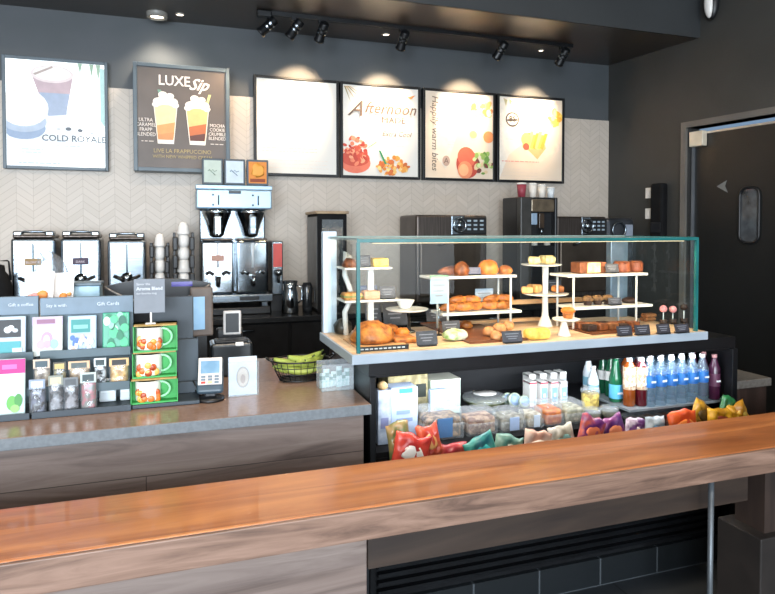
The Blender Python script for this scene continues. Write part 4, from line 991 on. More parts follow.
# stand B food
gB = 'pastries on the middle stand'
croissant('braided brown croissant at the left end of the middle stand top shelf', X(449, 2.55), 2.555, zB[0], .10, .3, crust_dark, gB)
croissant('brown croissant behind the braided one, middle stand top shelf', X(455, 2.59), 2.60, zB[0], .10, -.4, crust_dark, gB)
lump_food('twist_bun', 'tall twisted brown bun on the middle stand top shelf, left of the card', 'pastry', X(460, 2.54), 2.53, zB[0], .036, .032, .040, crust_dark, .25, 4, 0, gB, 4)
sgn('small grey card on the middle stand top shelf between buns', 467, 481, 268, 276, 2.515, zB[0], c=pm('card_lilac', '#6b6a80', '#5c5b70', rough=.6))
lump_food('orange_bun', 'large glossy orange bun on the middle stand top shelf', 'pastry', X(488, 2.56), 2.56, zB[0], .048, .045, .044, crust_orange, .12, 6, 0, gB, 3)
lump_food('small_bun', 'small brown bun at the right end of the middle stand top shelf', 'pastry', X(505, 2.56), 2.56, zB[0], .034, .03, .026, crust, .15, 7, 0, gB)
for k, (u, rz, lb) in enumerate(((458, .2, 'left'), (470, -.3, 'second'), (492, .3, 'third'), (503, -.2, 'right'))):
    croissant('golden croissant on top of the lower-shelf heap, middle stand, %s one' % lb, X(u, 2.57), 2.565, zB[1]+.030, .095, rz, crust, 'croissants heaped on the middle stand')
for k, (u, dy, rz, lb) in enumerate(((450, .05, .4, 'first'), (462, .04, -.3, 'second'), (474, .05, .2, 'third'), (490, .05, -.2, 'fourth'), (504, .045, .5, 'fifth'))):
    croissant('golden croissant on the middle stand lower shelf, %s from the left' % lb, X(u, 2.5+dy), 2.5+dy, zB[1], .105, rz, crust, 'croissants on the middle stand lower shelf')
sgn('white-topped card behind the lower croissants of the middle stand', 475, 493, 283, 302, 2.625, zB[1], c=pm('card_white_blue', '#a7b3c0', '#8694a3', rough=.5), lean=0)
t = sgn('tall blue-grey card with green top at the left of the middle stand', 430, 448, 278, 304, 2.47, DZ, c=pm('card_tall', '#93a8b8', '#8297a8', rough=.6), lean=0)
t.location.z = DZ+.001
for ch in t.children:
    if ch.name.startswith('card'):
        pass
zc = zat(439, 304, 2.47)-DZ; hc = zat(439, 278, 2.47)-DZ
for ch in list(t.children):
    if not ch.name.startswith('foot'): ch.location.z = zc-.004
m = MB(); m.cyl((0, .001, .003), (0, .001, zc+.003), .003, mat=steel); m.build('stem', t)
m = MB(); wq = (X(448, 2.47)-X(430, 2.47))/2; m.box(-wq, wq, -.004, .002, hc, hc+.010, mat=col('#7fb08a', .5)); m.build('green_header', t)
# deck, before the middle stand
tray('dark serving board under the bread rolls', 470, 540, 322, 344, dark_board)
for k, (u, v, s_) in enumerate(((489, 337, 1), (499, 334, 1.1), (508, 331, 1), (496, 341, .9))):
    p = on(u, v); lump_food('bread_roll', 'tan bread roll on the dark board, %s of four from the left' % ['first', 'third', 'fourth', 'second'][k], 'roll', p.x, p.y, DZ+.0085, .028*s_, .026*s_, .024*s_, pm('roll_tan', '#d9a06c', '#b36f41', rough=.5, scale=30, bump=.2), .12, k+11, 0, 'bread rolls on the dark board')
sgn('black card in front of the bread rolls', 503, 523, 331, 343)
p = on(537, 339)
m = MB(); m.box(-.056, .056, -.03, .03, 0, .045, bevel=.018, mat=lemon, seg=4)
for v in m.bm.verts:
    v.co *= 1+.05*noise.noise(v.co*30)
    v.co.z = max(v.co.z, 0)
o = m.build('lemon_loaf', loc=(p.x, p.y, DZ+.001)); tag(o, 'yellow lemon loaf on the deck beside the short cake stand', 'loaf')
# stand C food
for k, (du, dy, s_) in enumerate(((-8, .01, 1), (3, -.01, 1.15), (12, .02, .9))):
    scone('pale cream scone on the top plate of the tall stand, %s of three' % ['left', 'middle', 'right'][k], X(541+du, pC.y), pC.y+dy, zC[0]+.001, .068*s_, .5*k, crumb_pale, 'pale scones on the top plate')
for k, (du, dy, s_) in enumerate(((-20, 0, .95), (-11, .015, 1.15), (13, .0, .95))):
    scone('golden scone on the lower plate of the tall stand, %s' % ['far left', 'left of the column', 'right of the column'][k], X(545+du, pC.y+dy), pC.y+dy, zC[1]+.001, .068*s_, .6*k, pm('scone_gold', '#dfaf74', '#bd8548', rough=.6, scale=30, bump=.2) if k < 2 else crust, 'golden scones on the lower plate')
sgn('slate card on the lower plate right of the column', 548, 562, 270, 281, pC.y+.06, zC[1]+.0005)
muffin('golden muffin on the short white cake stand', X(568, pD.y), pD.y, zD[0]+.001, .028, crust_orange, crust)
# stand E food
m = MB(); xE = X(590, 2.46)
m.box(-.075, .075, -.03, .045, 0, .052, bevel=.006, mat=pm('cake_brown', '#8c5030', '#6a3820', rough=.6, scale=30), seg=2)
t = thing('layer_cake', 'loaf cake with pale cut face, left cake on the right stand', 'cake', (xE, 2.465, zE[0]+.001)); m.build('cake', t)
m = MB(); m.box(-.035, .035, -.034, -.0302, .004, .05, mat=crumb_pale); m.build('cut_face', t)
for k, (u, s_) in enumerate(((622, 1), (636, .85))):
    t = thing('round_cake', 'small round reddish-brown cake, %s of the two right of the pale loaf' % ['left', 'right'][k], 'cake', (X(u, 2.47), 2.475, zE[0]+.001), 0, 'small cakes on the right stand')
    m = MB(); m.lathe([(0, 0), (.038*s_, 0), (.04*s_, .01), (.04*s_, .042), (.034*s_, .048), (0, .049)], mat=pm('cake_red', '#96502f', '#6d321d', rough=.55, scale=25, bump=.2), seg=24); m.build('cake', t)
    m = MB(); m.lathe([(.03*s_, .0482), (.034*s_, .0484), (.036*s_, .051), (.01, .052), (0, .052)], mat=pm('glaze_brown', '#a8683c', '#84492a', rough=.3), seg=24); m.build('glaze', t)
sgn('dark card before the small round cakes on the right stand', 606, 619, 264, 273.5, 2.408, zE[0])
for k, u in enumerate((587, 597, 607)):
    muffin('dark brown crumble muffin on the lower shelf of the right stand, %s from the left' % ORD[k], X(u, 2.46), 2.455, zE[1]+.001, .025, pm('crumble', '#86643f', '#4d3017', rough=.7, scale=40, bump=.4), choc, 'muffins on the right stand')
sgn('black card right of the dark muffins on the right stand', 609, 622, 299, 306.5, 2.408, zE[1])
lump_food('chocolate_cookie', 'dark flat cookie at the right of the lower shelf, right stand', 'cookie', X(630, 2.47), 2.475, zE[1], .035, .035, .018, choc, .1, 9)
# right deck trays
cx_, cy_, w_, d_ = tray('long dark serving board of brownies at the right of the deck', 592, 655, 326.5, 335, dark_board)
rg = random.Random(5)
nb = 0
for r_ in range(2):
    for k in range(5):
        nb += 1
        m = MB(); m.box(-.026, .026, -.022, .022, 0, .022+.008*rg.random(), bevel=.004, mat=[choc, crust_dark, pm('blondie', '#9a6238', '#6b3b1e', rough=.6, scale=35, bump=.3)][(k+r_) % 3])
        o = m.build('brownie', loc=(cx_-w_+.04+k*.058+.0, cy_-.028+r_*.056, DZ+.0075), rz=rg.uniform(-.2, .2))
        tag(o, 'brownie square on the long dark board, %s from the left in the %s row' % (ORD[k], ['front', 'back'][r_]), 'brownie', 'brownies on the long dark board')
p = on(648, 322)
for k in range(2):
    m = MB(); m.box(-.035, .035, -.02, .02, 0, .018, bevel=.006, mat=pm('bar_cookie', '#a36a3e', '#7d4a26', rough=.6, scale=35, bump=.3), seg=2)
    o = m.build('bar_cookie', loc=(p.x+.005*k+.03, p.y+.035, DZ+.009+k*.0185 if False else DZ+.0008+k*.0185), rz=.1*k); tag(o, ['lower', 'upper'][k]+' brown bar cookie stacked near the cake pops', 'cookie', 'stacked bar cookies')
for k, (u0, u1, v0, v1) in enumerate(((618, 633, 326, 336), (636, 651, 325, 335), (658, 671, 324, 334), (676, 690, 324, 333))):
    sgn('small black card along the right deck front, %s of four from the left' % ORD[k], u0, u1, v0, v1, c=pm('card_black', '#33323a', '#27262d', rough=.6))
pink = pm('pink_icing', '#f0a0a0', '#e28b8e', rough=.3)
for k, (u, v, c, lb) in enumerate(((663.5, 309, pink, 'pink cake pop, left of the two pink ones'), (673, 309.5, pink, 'pink cake pop, right of the two pink ones'), (684, 307, choc, 'chocolate cake pop right of the pink ones'))):
    Y = 2.42; x = X(u, Y); z = zat(u, v, Y); t = thing('cake_pop', lb, 'cake pop', (x, Y, DZ+.001), 0, 'cake pops in the case')
    m = MB(); m.lump((0, 0, z-DZ), (.0175, .0175, .0175), .03, 2, mat=c, sub=3); m.build('cake_ball', t)
    m = MB(); m.cyl((0, 0, .0), (0, 0, z-DZ-.012), .0025, mat=white_paper); m.build('stick', t)
    m = MB(); m.lathe([(0, 0), (.018, 0), (.018, .022), (0, .022)], mat=choc, seg=16, c=(0, 0, 0)); m.build('stand_base', t)

m = MB(); cb(m, gx0+.05, gx1-.05, gy0+.006, gy0+.022, gz1-.014, gz1-.0065, mat=dark_steel); ls = cpart(m, 'light_strip')
m = MB(); cb(m, gx0+.06, gx1-.06, gy0+.009, gy0+.021, gz1-.0165, gz1-.0145, mat=pm('case_led', '#ffe8c4', '#ffe2b8', emit='#ffdca8', estr=.6)); cpart(m, 'diffuser', ls)
l = bpy.data.lights.new('case_lamp', 'AREA'); l.shape = 'RECTANGLE'; l.size = 1.45; l.size_y = .012; l.energy = 6.5; l.color = (1, .78, .50)
lo = bpy.data.objects.new('case_lamp', l); C.objects.link(lo); lo.location = (ox, gy0+.015, gz1-.018); lo.rotation_euler = (R(25), 0, 0)
m = MB(); cb(m, .75, 2.34, 2.237, 2.262, .990, .9995, mat=black_metal); ls = cpart(m, 'cooler_light')
m = MB(); cb(m, .76, 2.33, 2.243, 2.259, .9875, .9895, mat=pm('cooler_led', '#f4f6ff', '#eceff8', emit='#eef2ff', estr=.6)); cpart(m, 'diffuser', ls)
l = bpy.data.lights.new('cooler_lamp', 'AREA'); l.shape = 'RECTANGLE'; l.size = 1.5; l.size_y = .03; l.energy = 3; l.color = (.95, .97, 1)
lo = bpy.data.objects.new('cooler_lamp', l); C.objects.link(lo); lo.location = (1.54, 2.25, .974); lo.rotation_euler = (R(30), 0, 0)

for k, (u, v, sz) in enumerate(((392, 334, .036), (404, 338, .03), (468, 330, .03))):
    p = on(u, v); lump_food('danish', 'flat golden danish on the deck, %s' % ['just right of the round bread, back one', 'between the round bread and the dark card', 'behind the pale green wrapped sandwich'][k], 'pastry', p.x, p.y+.02, DZ+.0225 if k < 0 else DZ+.007, sz, sz*.9, .022, crust_orange if k == 1 else crust, .2, k+31, 0, 'danishes on the case deck', 4)
# ------------------------------------------------------------------ packaged goods in the open cooler
def decal(m, x0, x1, z0, z1, y, c, rough=.5): m.box(x0, x1, y-.0008, y, z0, z1, mat=c if not isinstance(c, str) else col(c, rough))
def blot(m, cx, cz, rx, rz, y, c, n=14):
    m.poly([(cx+rx*math.cos(2*PI*k/n), y, cz+rz*math.sin(2*PI*k/n)) for k in range(n)], mat=col(c, .5) if isinstance(c, str) else c, depth=.0006)
def on_shelf(u, v, z): p = PZ(u, v, z); return p
def span(u0, u1, Y): a, b = X(u0, Y), X(u1, Y); return (a+b)/2, b-a
# bottles
def bottle(name, label, cat, x, y, z, r, h, body, cap, lab, liquid=None, grp=None, neck=.32, lz=(.30, .58)):
    t = thing(name, label, cat, (x, y, z+.0008), 0, grp)
    m = MB(); m.lathe([(0, 0), (r*.9, 0), (r, .006), (r, h*(1-neck)), (r*.8, h*(1-neck*.75)), (r*.42, h*(1-neck*.3)), (r*.40, h*.95), (0, h*.95)], mat=body, seg=18); m.build('body', t)
    if liquid:
        m = MB(); m.lathe([(0, .004), (r*.86, .004), (r*.93, .01), (r*.93, h*(1-neck)), (r*.7, h*(1-neck*.75)), (0, h*(1-neck*.6))], mat=liquid, seg=16); m.build('contents', t)
    m = MB(); m.lathe([(r*.46, h*.925), (r*.46, h), (0, h)], mat=cap, seg=14); m.lathe([(r*.46, h*.925), (0, h*.925)], seg=14); m.build('cap', t)
    if lab:
        m = MB(); m.lathe([(r*1.012, h*lz[0]), (r*1.012, h*lz[1])], mat=lab, seg=18, cap=False); l_ = m.build('label', t)
        m = MB(); m.box(-r*.45, r*.45, -r*1.05, -r*1.012, h*(lz[0]+.10), h*(lz[0]+.14), mat=col('#e9eef2', .5)); m.build('label_mark', l_)
    return t
wl_blue = pm('label_blue', '#2f74b8', '#1f4f93', rough=.35, scale=18)
cap_white = pm('cap_white', '#eef1f3', '#dfe4e8', rough=.4)
w_first = None
for r_i, (row, Y) in enumerate((('front', 2.278), ('second', 2.343), ('third', 2.408), ('back', 2.475))):
    for k in range(6):
        x = 2.02+k*.0605
        lb = 'blue-labelled clear water bottle, %s from the left in the %s row' % (ORD[k], row)
        if w_first is None: w_first = bottle('water_bottle', lb, 'bottle', x, Y, TR, .0275, .215, water_clear, cap_white, wl_blue, None, 'blue-labelled water bottles in the cooler', .32, (.40, .64))
        else: dup(w_first, (x, Y, TR+.0008), label=lb)
grape = pm('grape_juice', '#4d1f3c', '#331428', rough=.2)
for k, Y in enumerate((2.272, 2.336, 2.40)):
    bottle('juice_bottle', 'dark purple juice bottle with pink cap at the right end, %s' % ['front one', 'behind the front one', 'third from the front'][k], 'bottle', 2.388, Y, TR, .026, .21, grape, col('#d9a0a0', .4), col('#5a3048', .4), None, 'dark purple bottles at the right end')
amber = pm('amber_tea', '#9a4f1e', '#6e3310', rough=.12, scale=6); red_t = pm('red_tea', '#5c1420', '#3d0d15', rough=.12, scale=6)
for k, (u, Y, c, lb) in enumerate(((630, 2.31, amber, 'amber iced tea bottle with white lid in the cooler'), (642, 2.295, red_t, 'dark red iced tea bottle right of the amber one'), (628, 2.38, amber, 'amber tea bottle in the row behind'), (639.5, 2.365, red_t, 'dark red tea bottle in the row behind'))):
    bottle('tea_bottle', lb, 'bottle', X(u, Y), Y, TR, .0275, .215, c, cap_white, pm('label_pale', '#d9c9b4', '#a88d70', rough=.5, scale=60, sharp=(.45, .55)) if k < 2 else None, None, 'iced tea bottles in the cooler', .2, (.35, .82))
green_glass = pm('green_glass', '#1f6b48', '#154d33', rough=.08, scale=5)
cy = col('#5fb6e0', .4)
for k, (u, Y, z, lb) in enumerate(((616.5, 2.385, TR, 'green sparkling water bottle with sky blue label, front one'), (612, 2.47, TR, 'green sparkling water bottle behind the front one'), (604, 2.565, T1, 'green sparkling water bottle second row, left one'))):
    bottle('sparkling_bottle', lb, 'bottle', X(u, Y), Y, z, .030, .215 if k == 0 else .22, green_glass, cap_white if k else col('#cfe6da', .4), cy if k == 0 else white_paper, None, 'green sparkling water bottles', .5, (.08, .38) if k == 0 else (.35, .55))
for k, (u, Y) in enumerate(((589, 2.55), (594, 2.458))):
    bottle('milk_bottle', 'small white milk bottle left of the green bottles, %s one' % ['back', 'front'][k], 'bottle', X(u, Y), Y, T1, .026, .20-.03*k, pm('milk', '#e9edf0', '#cbd6dd', rough=.3), cap_white, col('#7fb4c9', .4), None, 'small white milk bottles', .4, (.3, .5))
m = MB(); m.lathe([(0, 0), (.03, 0), (.036, .02), (.04, .09), (.036, .1), (0, .1)], mat=pm('snack_cup_yellow', '#d9c46a', '#8f7a3c', rough=.5, scale=50, sharp=(.4, .6)), seg=22)
t = thing('snack_cup', 'clear cup of yellow snack pieces before the milk bottles', 'cup', (X(591, 2.385), 2.385, T2+.001)); m.build('contents', t)
m = MB(); m.lathe([(.041, .1), (.044, .102), (.042, .118), (.02, .125), (0, .125)], mat=plastic_clear, seg=22); m.build('lid', t)
# boxes (milk cartons) u 528-570
def carton(label, u, Y, z, w, h, d, body, face, top, grp):
    t = thing('drink_carton', label, 'carton', (X(u, Y), Y, z+.0008), 0, grp)
    m = MB(); m.box(-w/2, w/2, 0, d, 0, h, bevel=.002, mat=body); decal(m, -w*.42, w*.42, h*.12, h*.75, -.0002, face); m.box(-w*.5, w*.5, -.0005, d+.0005, h*.9, h*.97, mat=top); m.build('box', t)
    m = MB(); m.box(-w*.16, w*.16, -.0022, -.001, h*.35, h*.5, mat=white_paper); m.build('emblem', t)
    return t
for k, (u, fc, tp) in enumerate(((534, '#c8d8dc', '#c8505c'), (545, '#8fb6dc', '#c8505c'), (555.5, '#8fb6dc', '#d0606a'), (565, '#9fc0e0', '#b9bec2'))):
    carton('small milk carton with red top band and blue front, %s from the left' % ORD[k], u, 2.48, T1, .036, .115-.004*k, .06, white_paper, fc, col(tp, .5), 'small milk cartons in the cooler')
    carton('small milk carton in the back row, %s from the left' % ORD[k], u-1, 2.58, T1, .036, .122, .06, white_paper, '#cdd8de', col('#e8e4e0', .5), 'small milk cartons in the cooler')
# round tubs u 508-532
for k, (u, z, Y, r) in enumerate(((515, .058, 2.49, .032), (525, .030, 2.465, .027), (508, .03, 2.53, .027))):
    t = thing('yogurt_tub', 'clear tub on its side showing a blue round lid, %s' % ['large upper', 'small lower right', 'small one at the left behind'][k], 'tub', (X(u, Y), Y, T1+.0008), 0, 'tubs beside the milk cartons')
    Mx = Matrix.Translation((0, 0, r*1.02 if k else r*1.02)) @ Matrix.Rotation(R(75), 4, 'X')
    m = MB(); m.lathe([(0, -.05), (r*.8, -.05), (r*.98, 0), (r*.98, .006), (0, .006)], mat=pm('tub_white', '#d5e0d0', '#9fb59a', rough=.3, scale=30), mtx=Mx, seg=22); lo = min(v.co.z for v in m.bm.verts)
    for v in m.bm.verts: v.co.z -= lo
    m.build('tub', t)
    m = MB(); m.lathe([(0, .0065), (r*.78, .0065), (r*.78, .009), (0, .009)], mat=col('#9db8dc', .4), mtx=Matrix.Translation((0, 0, -lo)) @ Mx, seg=22); m.build('lid', t)
# round black-based platter with white lid
px = X(487, 2.52)
t = thing('salad_bowl', 'round clear salad bowl with bright white lid centre on the upper shelf', 'salad bowl', (px, 2.54, T1+.0008))
m = MB(); m.lathe([(0, 0), (.06, 0), (.095, .035), (.098, .04), (0, .04)], mat=pm('salad', '#7a7b52', '#3e4a26', rough=.6, scale=40, sharp=(.4, .6)), seg=30); m.build('bowl', t)
m = MB(); m.lathe([(.1, .0405), (.104, .046), (.095, .058), (.06, .066), (0, .066)], mat=plastic_clear, seg=30); m.build('lid', t)
m = MB(); m.lathe([(.055, .0672), (.055, .069), (0, .069)], mat=white_gloss, seg=26); m.build('lid_label', t)
# big boxes at left
def box_px(name, label, cat, u0, u1, v0, v1, Y, d, body, z=None, face=None, topc=None, bands=(), rz=0, grp=None):
    xc, w = span(u0, u1, Y); zb_ = z if z is not None else zat((u0+u1)/2, v1, Y); h = max(zat((u0+u1)/2, v0, Y)-zb_, .02)
    t = thing(name, label, cat, (xc, Y, zb_+.0008), rz, grp)
    m = MB(); m.box(-w/2, w/2, 0, d, 0, h, bevel=.003, mat=body); m.build('box', t)
    if topc:
        m = MB(); m.box(-w/2-.001, w/2+.001, -.001, d+.001, h+.0005, h+.006, bevel=.002, mat=topc); m.build('lid', t)
    if face:
        m = MB()
        for a0, a1, b0, b1, c in face: decal(m, -w/2+a0*w, -w/2+a1*w, b0*h, b1*h, -.0004-.0005*face.index((a0, a1, b0, b1, c)), c)
        m.build('label', t)
    return t, w, h
box_px('snack_box', 'yellow-lidded snack box behind the pale blue box in the cooler', 'box', 388, 428, 376, 408, 2.47, .14, pm('box_cream', '#c8bb8e', '#8f8460', rough=.6, scale=25, sharp=(.4, .6)), T1, [(.25, .6, .55, .8, '#3e5138'), (.7, .95, .5, .8, '#3a3f38')], pm('lid_yellow', '#e9dc9a', '#d8c87c', rough=.5))
box_px('lunch_box', 'pale blue-white labelled lunch box at the left of the cooler', 'box', 391, 418, 388, 414, 2.33, .09, pm('box_blue_white', '#c3d4ee', '#aac0e2', rough=.4), T2, [(.2, .8, .35, .42, '#8fa6d0'), (.2, .7, .5, .57, '#8fa6d0'), (.3, .8, .9, .99, '#3f93a8')])
box_px('wrapped_box', 'white mint-edged box right of the yellow-lidded one', 'box', 431, 461, 381, 406, 2.5, .16, pm('box_mint', '#dbe9df', '#b9d2c4', rough=.5), T1, None, pm('lid_white', '#f1f3e6', '#e2e6d4', rough=.5))
box_px('label_card', 'small blue-white carton in front of the mint box', 'carton', 431, 447, 390, 410, 2.395, .03, pm('box_blue_white', '#c3d4ee'), T2, [(.2, .8, .5, .6, '#90a8d2')])
t, w_, h_ = box_px('drink_pouch', 'tall white carton at the far left of the cooler', 'carton', 378, 391, 391, 428, 2.30, .05, pm('pouch_white', '#c9d2de', '#98a6ba', rough=.4, scale=25), T2, [(.2, .8, .3, .5, '#8a90b8')])
m = MB(); m.lump((0, .025, h_+.014), (.02, .02, .018), .2, 3, mat=pm('cap_tan', '#d9b98a', '#b08a55', rough=.5), flat=.7); m.build('top_flap', t)
m = MB(); m.lump((0, 0, .016), (.017, .017, .018), .05, 2, mat=pm('green_apple', '#4f8f3a', '#2f6b26', rough=.3)); 
p_ = (X(428, 2.3), 2.30, T2+.001); o = m.build('lime', loc=p_); tag(o, 'small green fruit between the boxes and the sandwich pack', 'fruit')
# sandwich packs, second tier: clear clamshells with filling
def clamshell(label, u0, u1, v0, Y, d, fill, lab=None, grp='clear food packs on the lower cooler shelf', z=None):
    T2 = z or globals()['T2']; xc, w = span(u0, u1, Y); h = zat((u0+u1)/2, v0, Y)-T2
    if z: h = .058
    t = thing('food_pack', label, 'food pack', (xc, Y, T2+.0008), 0, grp)
    m = MB(); m.box(-w*.42, w*.42, .008, d-.008, .004, h*.72, bevel=.012, mat=fill, seg=3)
    for v in m.bm.verts: v.co += Vector((0, 0, 1))*(.006*noise.noise(v.co*40+Vector((u0, 0, 0))) if v.co.z > .01 else 0)
    m.build('food', t)
    m = MB(); m.box(-w*.48, w*.48, 0, d, 0, h*.5, bevel=.008, mat=plastic_clear); m.box(-w*.45, w*.45, .004, d-.004, h*.52, h, bevel=.014, mat=plastic_clear); m.build('clear_pack', t)
    if lab:
        m = MB(); m.box(-w*.18, w*.18, -.003, -.001, h*.1, h*.7, mat=col(lab, .5)); m.build('label', t)
    return t
F = lambda n, a, b: pm(n, a, b, rough=.6, scale=45, sharp=(.42, .58), bump=.3)
clamshell('clear food pack of brown sandwiches with a blue label, leftmost', 424, 466, 409, 2.27, .12, F('fill_brown', '#a98d70', '#5b4e42'), '#4f7aa8')
clamshell('clear food pack of meat and cheese, second from the left', 468, 500, 411, 2.27, .11, F('fill_pink', '#b99a80', '#7a5848'))
clamshell('clear food pack with a pale blue label, third from the left', 502, 528, 411, 2.27, .11, F('fill_grey', '#9c9687', '#6b6658'), '#a9bfe0')
clamshell('clear food pack of pale wraps, centre of the lower shelf', 529, 546, 409, 2.28, .11, F('fill_pale', '#c9bea8', '#93876f'), '#c6d6e6')
clamshell('clear food pack of orange cheese, centre of the lower shelf', 547, 566, 404, 2.28, .12, F('fill_orange', '#d07a2e', '#b0561c'))
clamshell('clear round fruit pack left of the small bowls', 567, 589, 403, 2.28, .12, F('fill_cream', '#b9b295', '#7f7c62'))
for k, (u0, u1) in enumerate(((586, 602), (603, 619))):
    xc, w = span(u0, u1, 2.29); t = thing('snack_bowl', 'clear lidded snack bowl, %s of the two below the bottles' % ['left', 'right'][k], 'bowl', (xc, 2.295, T2+.0008), 0, 'clear snack bowls')
    m = MB(); m.lathe([(0, 0), (w*.34, 0), (w*.45, .04), (0, .04)], mat=F('fill_dark', '#6d6a58', '#3f3f34'), seg=24); m.build('bowl', t)
    m = MB(); m.lathe([(w*.47, .0405), (w*.48, .05), (w*.4, .058), (0, .058)], mat=plastic_clear, seg=24); m.build('lid', t)
for k, (u0, u1, c) in enumerate(((636, 652, ('#8a8a7a', '#55584c')), (653, 668, ('#b07040', '#6d3b22')), (669, 686, ('#a34f30', '#5f2d1c')), (688, 706, ('#7c6a52', '#453a2c')))):
    clamshell('clear snack pack under the water bottles, %s of four from the left' % ORD[k], u0, u1, 401, 2.24, .11, F('fill_r%d' % k, c[0], c[1]), z=T3)

# crisp packets in the wire basket
def pillow(label, u, v, w, h, mat1, mat2, tilt=0, lean=.25, Y=2.165, grp='snack bags in the front basket', name='snack_bag', seed=0, th=.022):
    z = zat(u, v, Y); t = thing(name, label, 'snack bag', (X(u, Y), Y, max(z-h/2, .556)), 0, grp)
    b = bmesh.new(); nx, nz = 12, 14; fr = []; bk = []
    for j in range(nz+1):
        f_, k_ = [], []
        for i in range(nx+1):
            a = -1+2*i/nx; c = -1+2*j/nz
            th_ = th*max(0, (1-a**4)*(1-c**6))**.6*(1+.8*noise.noise(Vector((a*2.4+seed, c*2.4, seed*1.7))))
            wob = .5*noise.noise(Vector((a*1.6, c*1.2, seed+9)))
            x = a*w/2*(1-.06*(1-abs(c))); zz = h/2+c*h/2+wob*h*.25
            f_.append(b.verts.new((x, -th_, zz))); k_.append(b.verts.new((x, th_+.0005, zz)))
        fr.append(f_); bk.append(k_)
    faces2 = []
    for j in range(nz):
        for i in range(nx):
            f = b.faces.new((fr[j][i], fr[j][i+1], fr[j+1][i+1], fr[j+1][i])); f.smooth = True
            g = b.faces.new((bk[j][i], bk[j+1][i], bk[j+1][i+1], bk[j][i+1])); g.smooth = True
    for i in range(nx): b.faces.new((fr[0][i], bk[0][i], bk[0][i+1], fr[0][i+1])); b.faces.new((fr[nz][i], fr[nz][i+1], bk[nz][i+1], bk[nz][i]))
    for j in range(nz): b.faces.new((fr[j][0], fr[j+1][0], bk[j+1][0], bk[j][0])); b.faces.new((fr[j][nx], bk[j][nx], bk[j+1][nx], fr[j+1][nx]))
    M = Matrix.Translation((0, 0, h/2)) @ Matrix.Rotation(tilt, 4, 'Y') @ Matrix.Rotation(-lean, 4, 'X') @ Matrix.Translation((0, 0, -h/2))
    m = MB(); m.use(mat1); m.merge(b, M, smooth=True)
    m.build('bag', t)
    m = MB(); m.use(mat2); m.lump((0, -th*.98, h*.52), (w*.3, .005, h*.22), .25, 3, sub=2, seed=seed, mtx=None); bmesh.ops.transform(m.bm, matrix=M, verts=m.bm.verts); m.build('printed_patch', t)
    return t
G = lambda n, a, b, s=14: pm(n, a, b, rough=.28, scale=s, sharp=(.42, .58), spec=.7)
bags = [
 ('bright red snack bag with a white patch, leftmost in the basket', 411, 447, .115, .13, G('bag_red', '#d8493a', '#b02a26'), white_paper, .25),
 ('tan and green snack bag behind the red ones at the left', 399, 434, .07, .13, G('bag_tan', '#b98f5c', '#6e7a4a'), col('#b8743c', .4), -.1),
 ('orange-red snack bag right of the bright red one', 430, 435, .07, .13, G('bag_redo', '#e06a4a', '#c23e2c'), col('#f0b06a', .4), -.2),
 ('pinkish red low snack bag left of the teal one', 450, 453, .11, .12, G('bag_pink', '#cf5a4c', '#a8323a'), col('#e88070', .4), .1),
 ('teal snack bag with blue patch', 483, 446, .10, .12, G('bag_teal', '#3f9a8e', '#2a6d78'), col('#2fb0b8', .4), -.35),
 ('green-grey snack bag right of the teal one', 508, 444, .10, .12, G('bag_greygreen', '#8fae98', '#4f7f74'), col('#cfd8c8', .4), .3),
 ('pinkish white snack bag in the middle of the basket', 538, 440, .10, .12, G('bag_pale', '#dcbfae', '#b98a78'), col('#efe3da', .4), .2),
 ('white and tan snack bag right of the pinkish white one', 564, 437, .09, .12, G('bag_white', '#d9d2c4', '#a8a08c'), col('#7aa6a0', .4), -.2),
 ('purple and orange snack bag, left of the two purple ones', 592, 430, .10, .13, G('bag_purple', '#6a2d6e', '#c05a48', 22), col('#e07a54', .4), .35),
 ('purple snack bag with an orange patch, right of the other purple one', 614, 428, .10, .12, G('bag_violet', '#57246a', '#8a3f74', 22), col('#e88a60', .4), -.3),
 ('purple and white striped snack bag', 636, 429, .08, .11, G('bag_plum', '#63306e', '#d8c8d8', 25), col('#efe6ec', .4), .2),
 ('silver and blue snack bag left of the orange one', 656, 426, .08, .11, G('bag_silver', '#b9c2c6', '#6f8794', 20), col('#5f8fb0', .4), .1),
 ('bright orange snack bag', 685, 422, .12, .12, G('bag_orange', '#e8642c', '#cf4620'), col('#f08a3c', .4), -.1),
 ('yellow-edged brown snack bag standing above the orange one', 703, 412, .10, .11, G('bag_yellowbrown', '#d8a02c', '#7c5a20', 16), col('#5f4a26', .4), .55),
 ('yellow snack bag lying before the green one', 722, 417, .12, .10, G('bag_yellow', '#e8b02a', '#b07a18'), col('#8a3a24', .4), .15),
 ('green and yellow snack bag at the right end of the basket', 728, 407, .07, .13, G('bag_green', '#2f8a4c', '#1f6238'), col('#e0b838', .4), .45),
 ('yellow snack bag at the far right end of the basket', 741, 411, .075, .11, G('bag_yellow2', '#e0a828', '#a87418'), col('#f0cc60', .4), -.35),
]
for k, (lb, u, v, w, h, a, b2, tl) in enumerate(bags):
    Y = 2.150 if k % 2 == 0 else 2.182
    if k in (1,): Y = 2.192
    if k == 2: Y = 2.184
    pillow(lb, u, v+(7 if u < 560 else 4), w*1.3, h+.01, a, b2, tl, Y=Y, seed=k*1.3, lean=.12, th=.016)

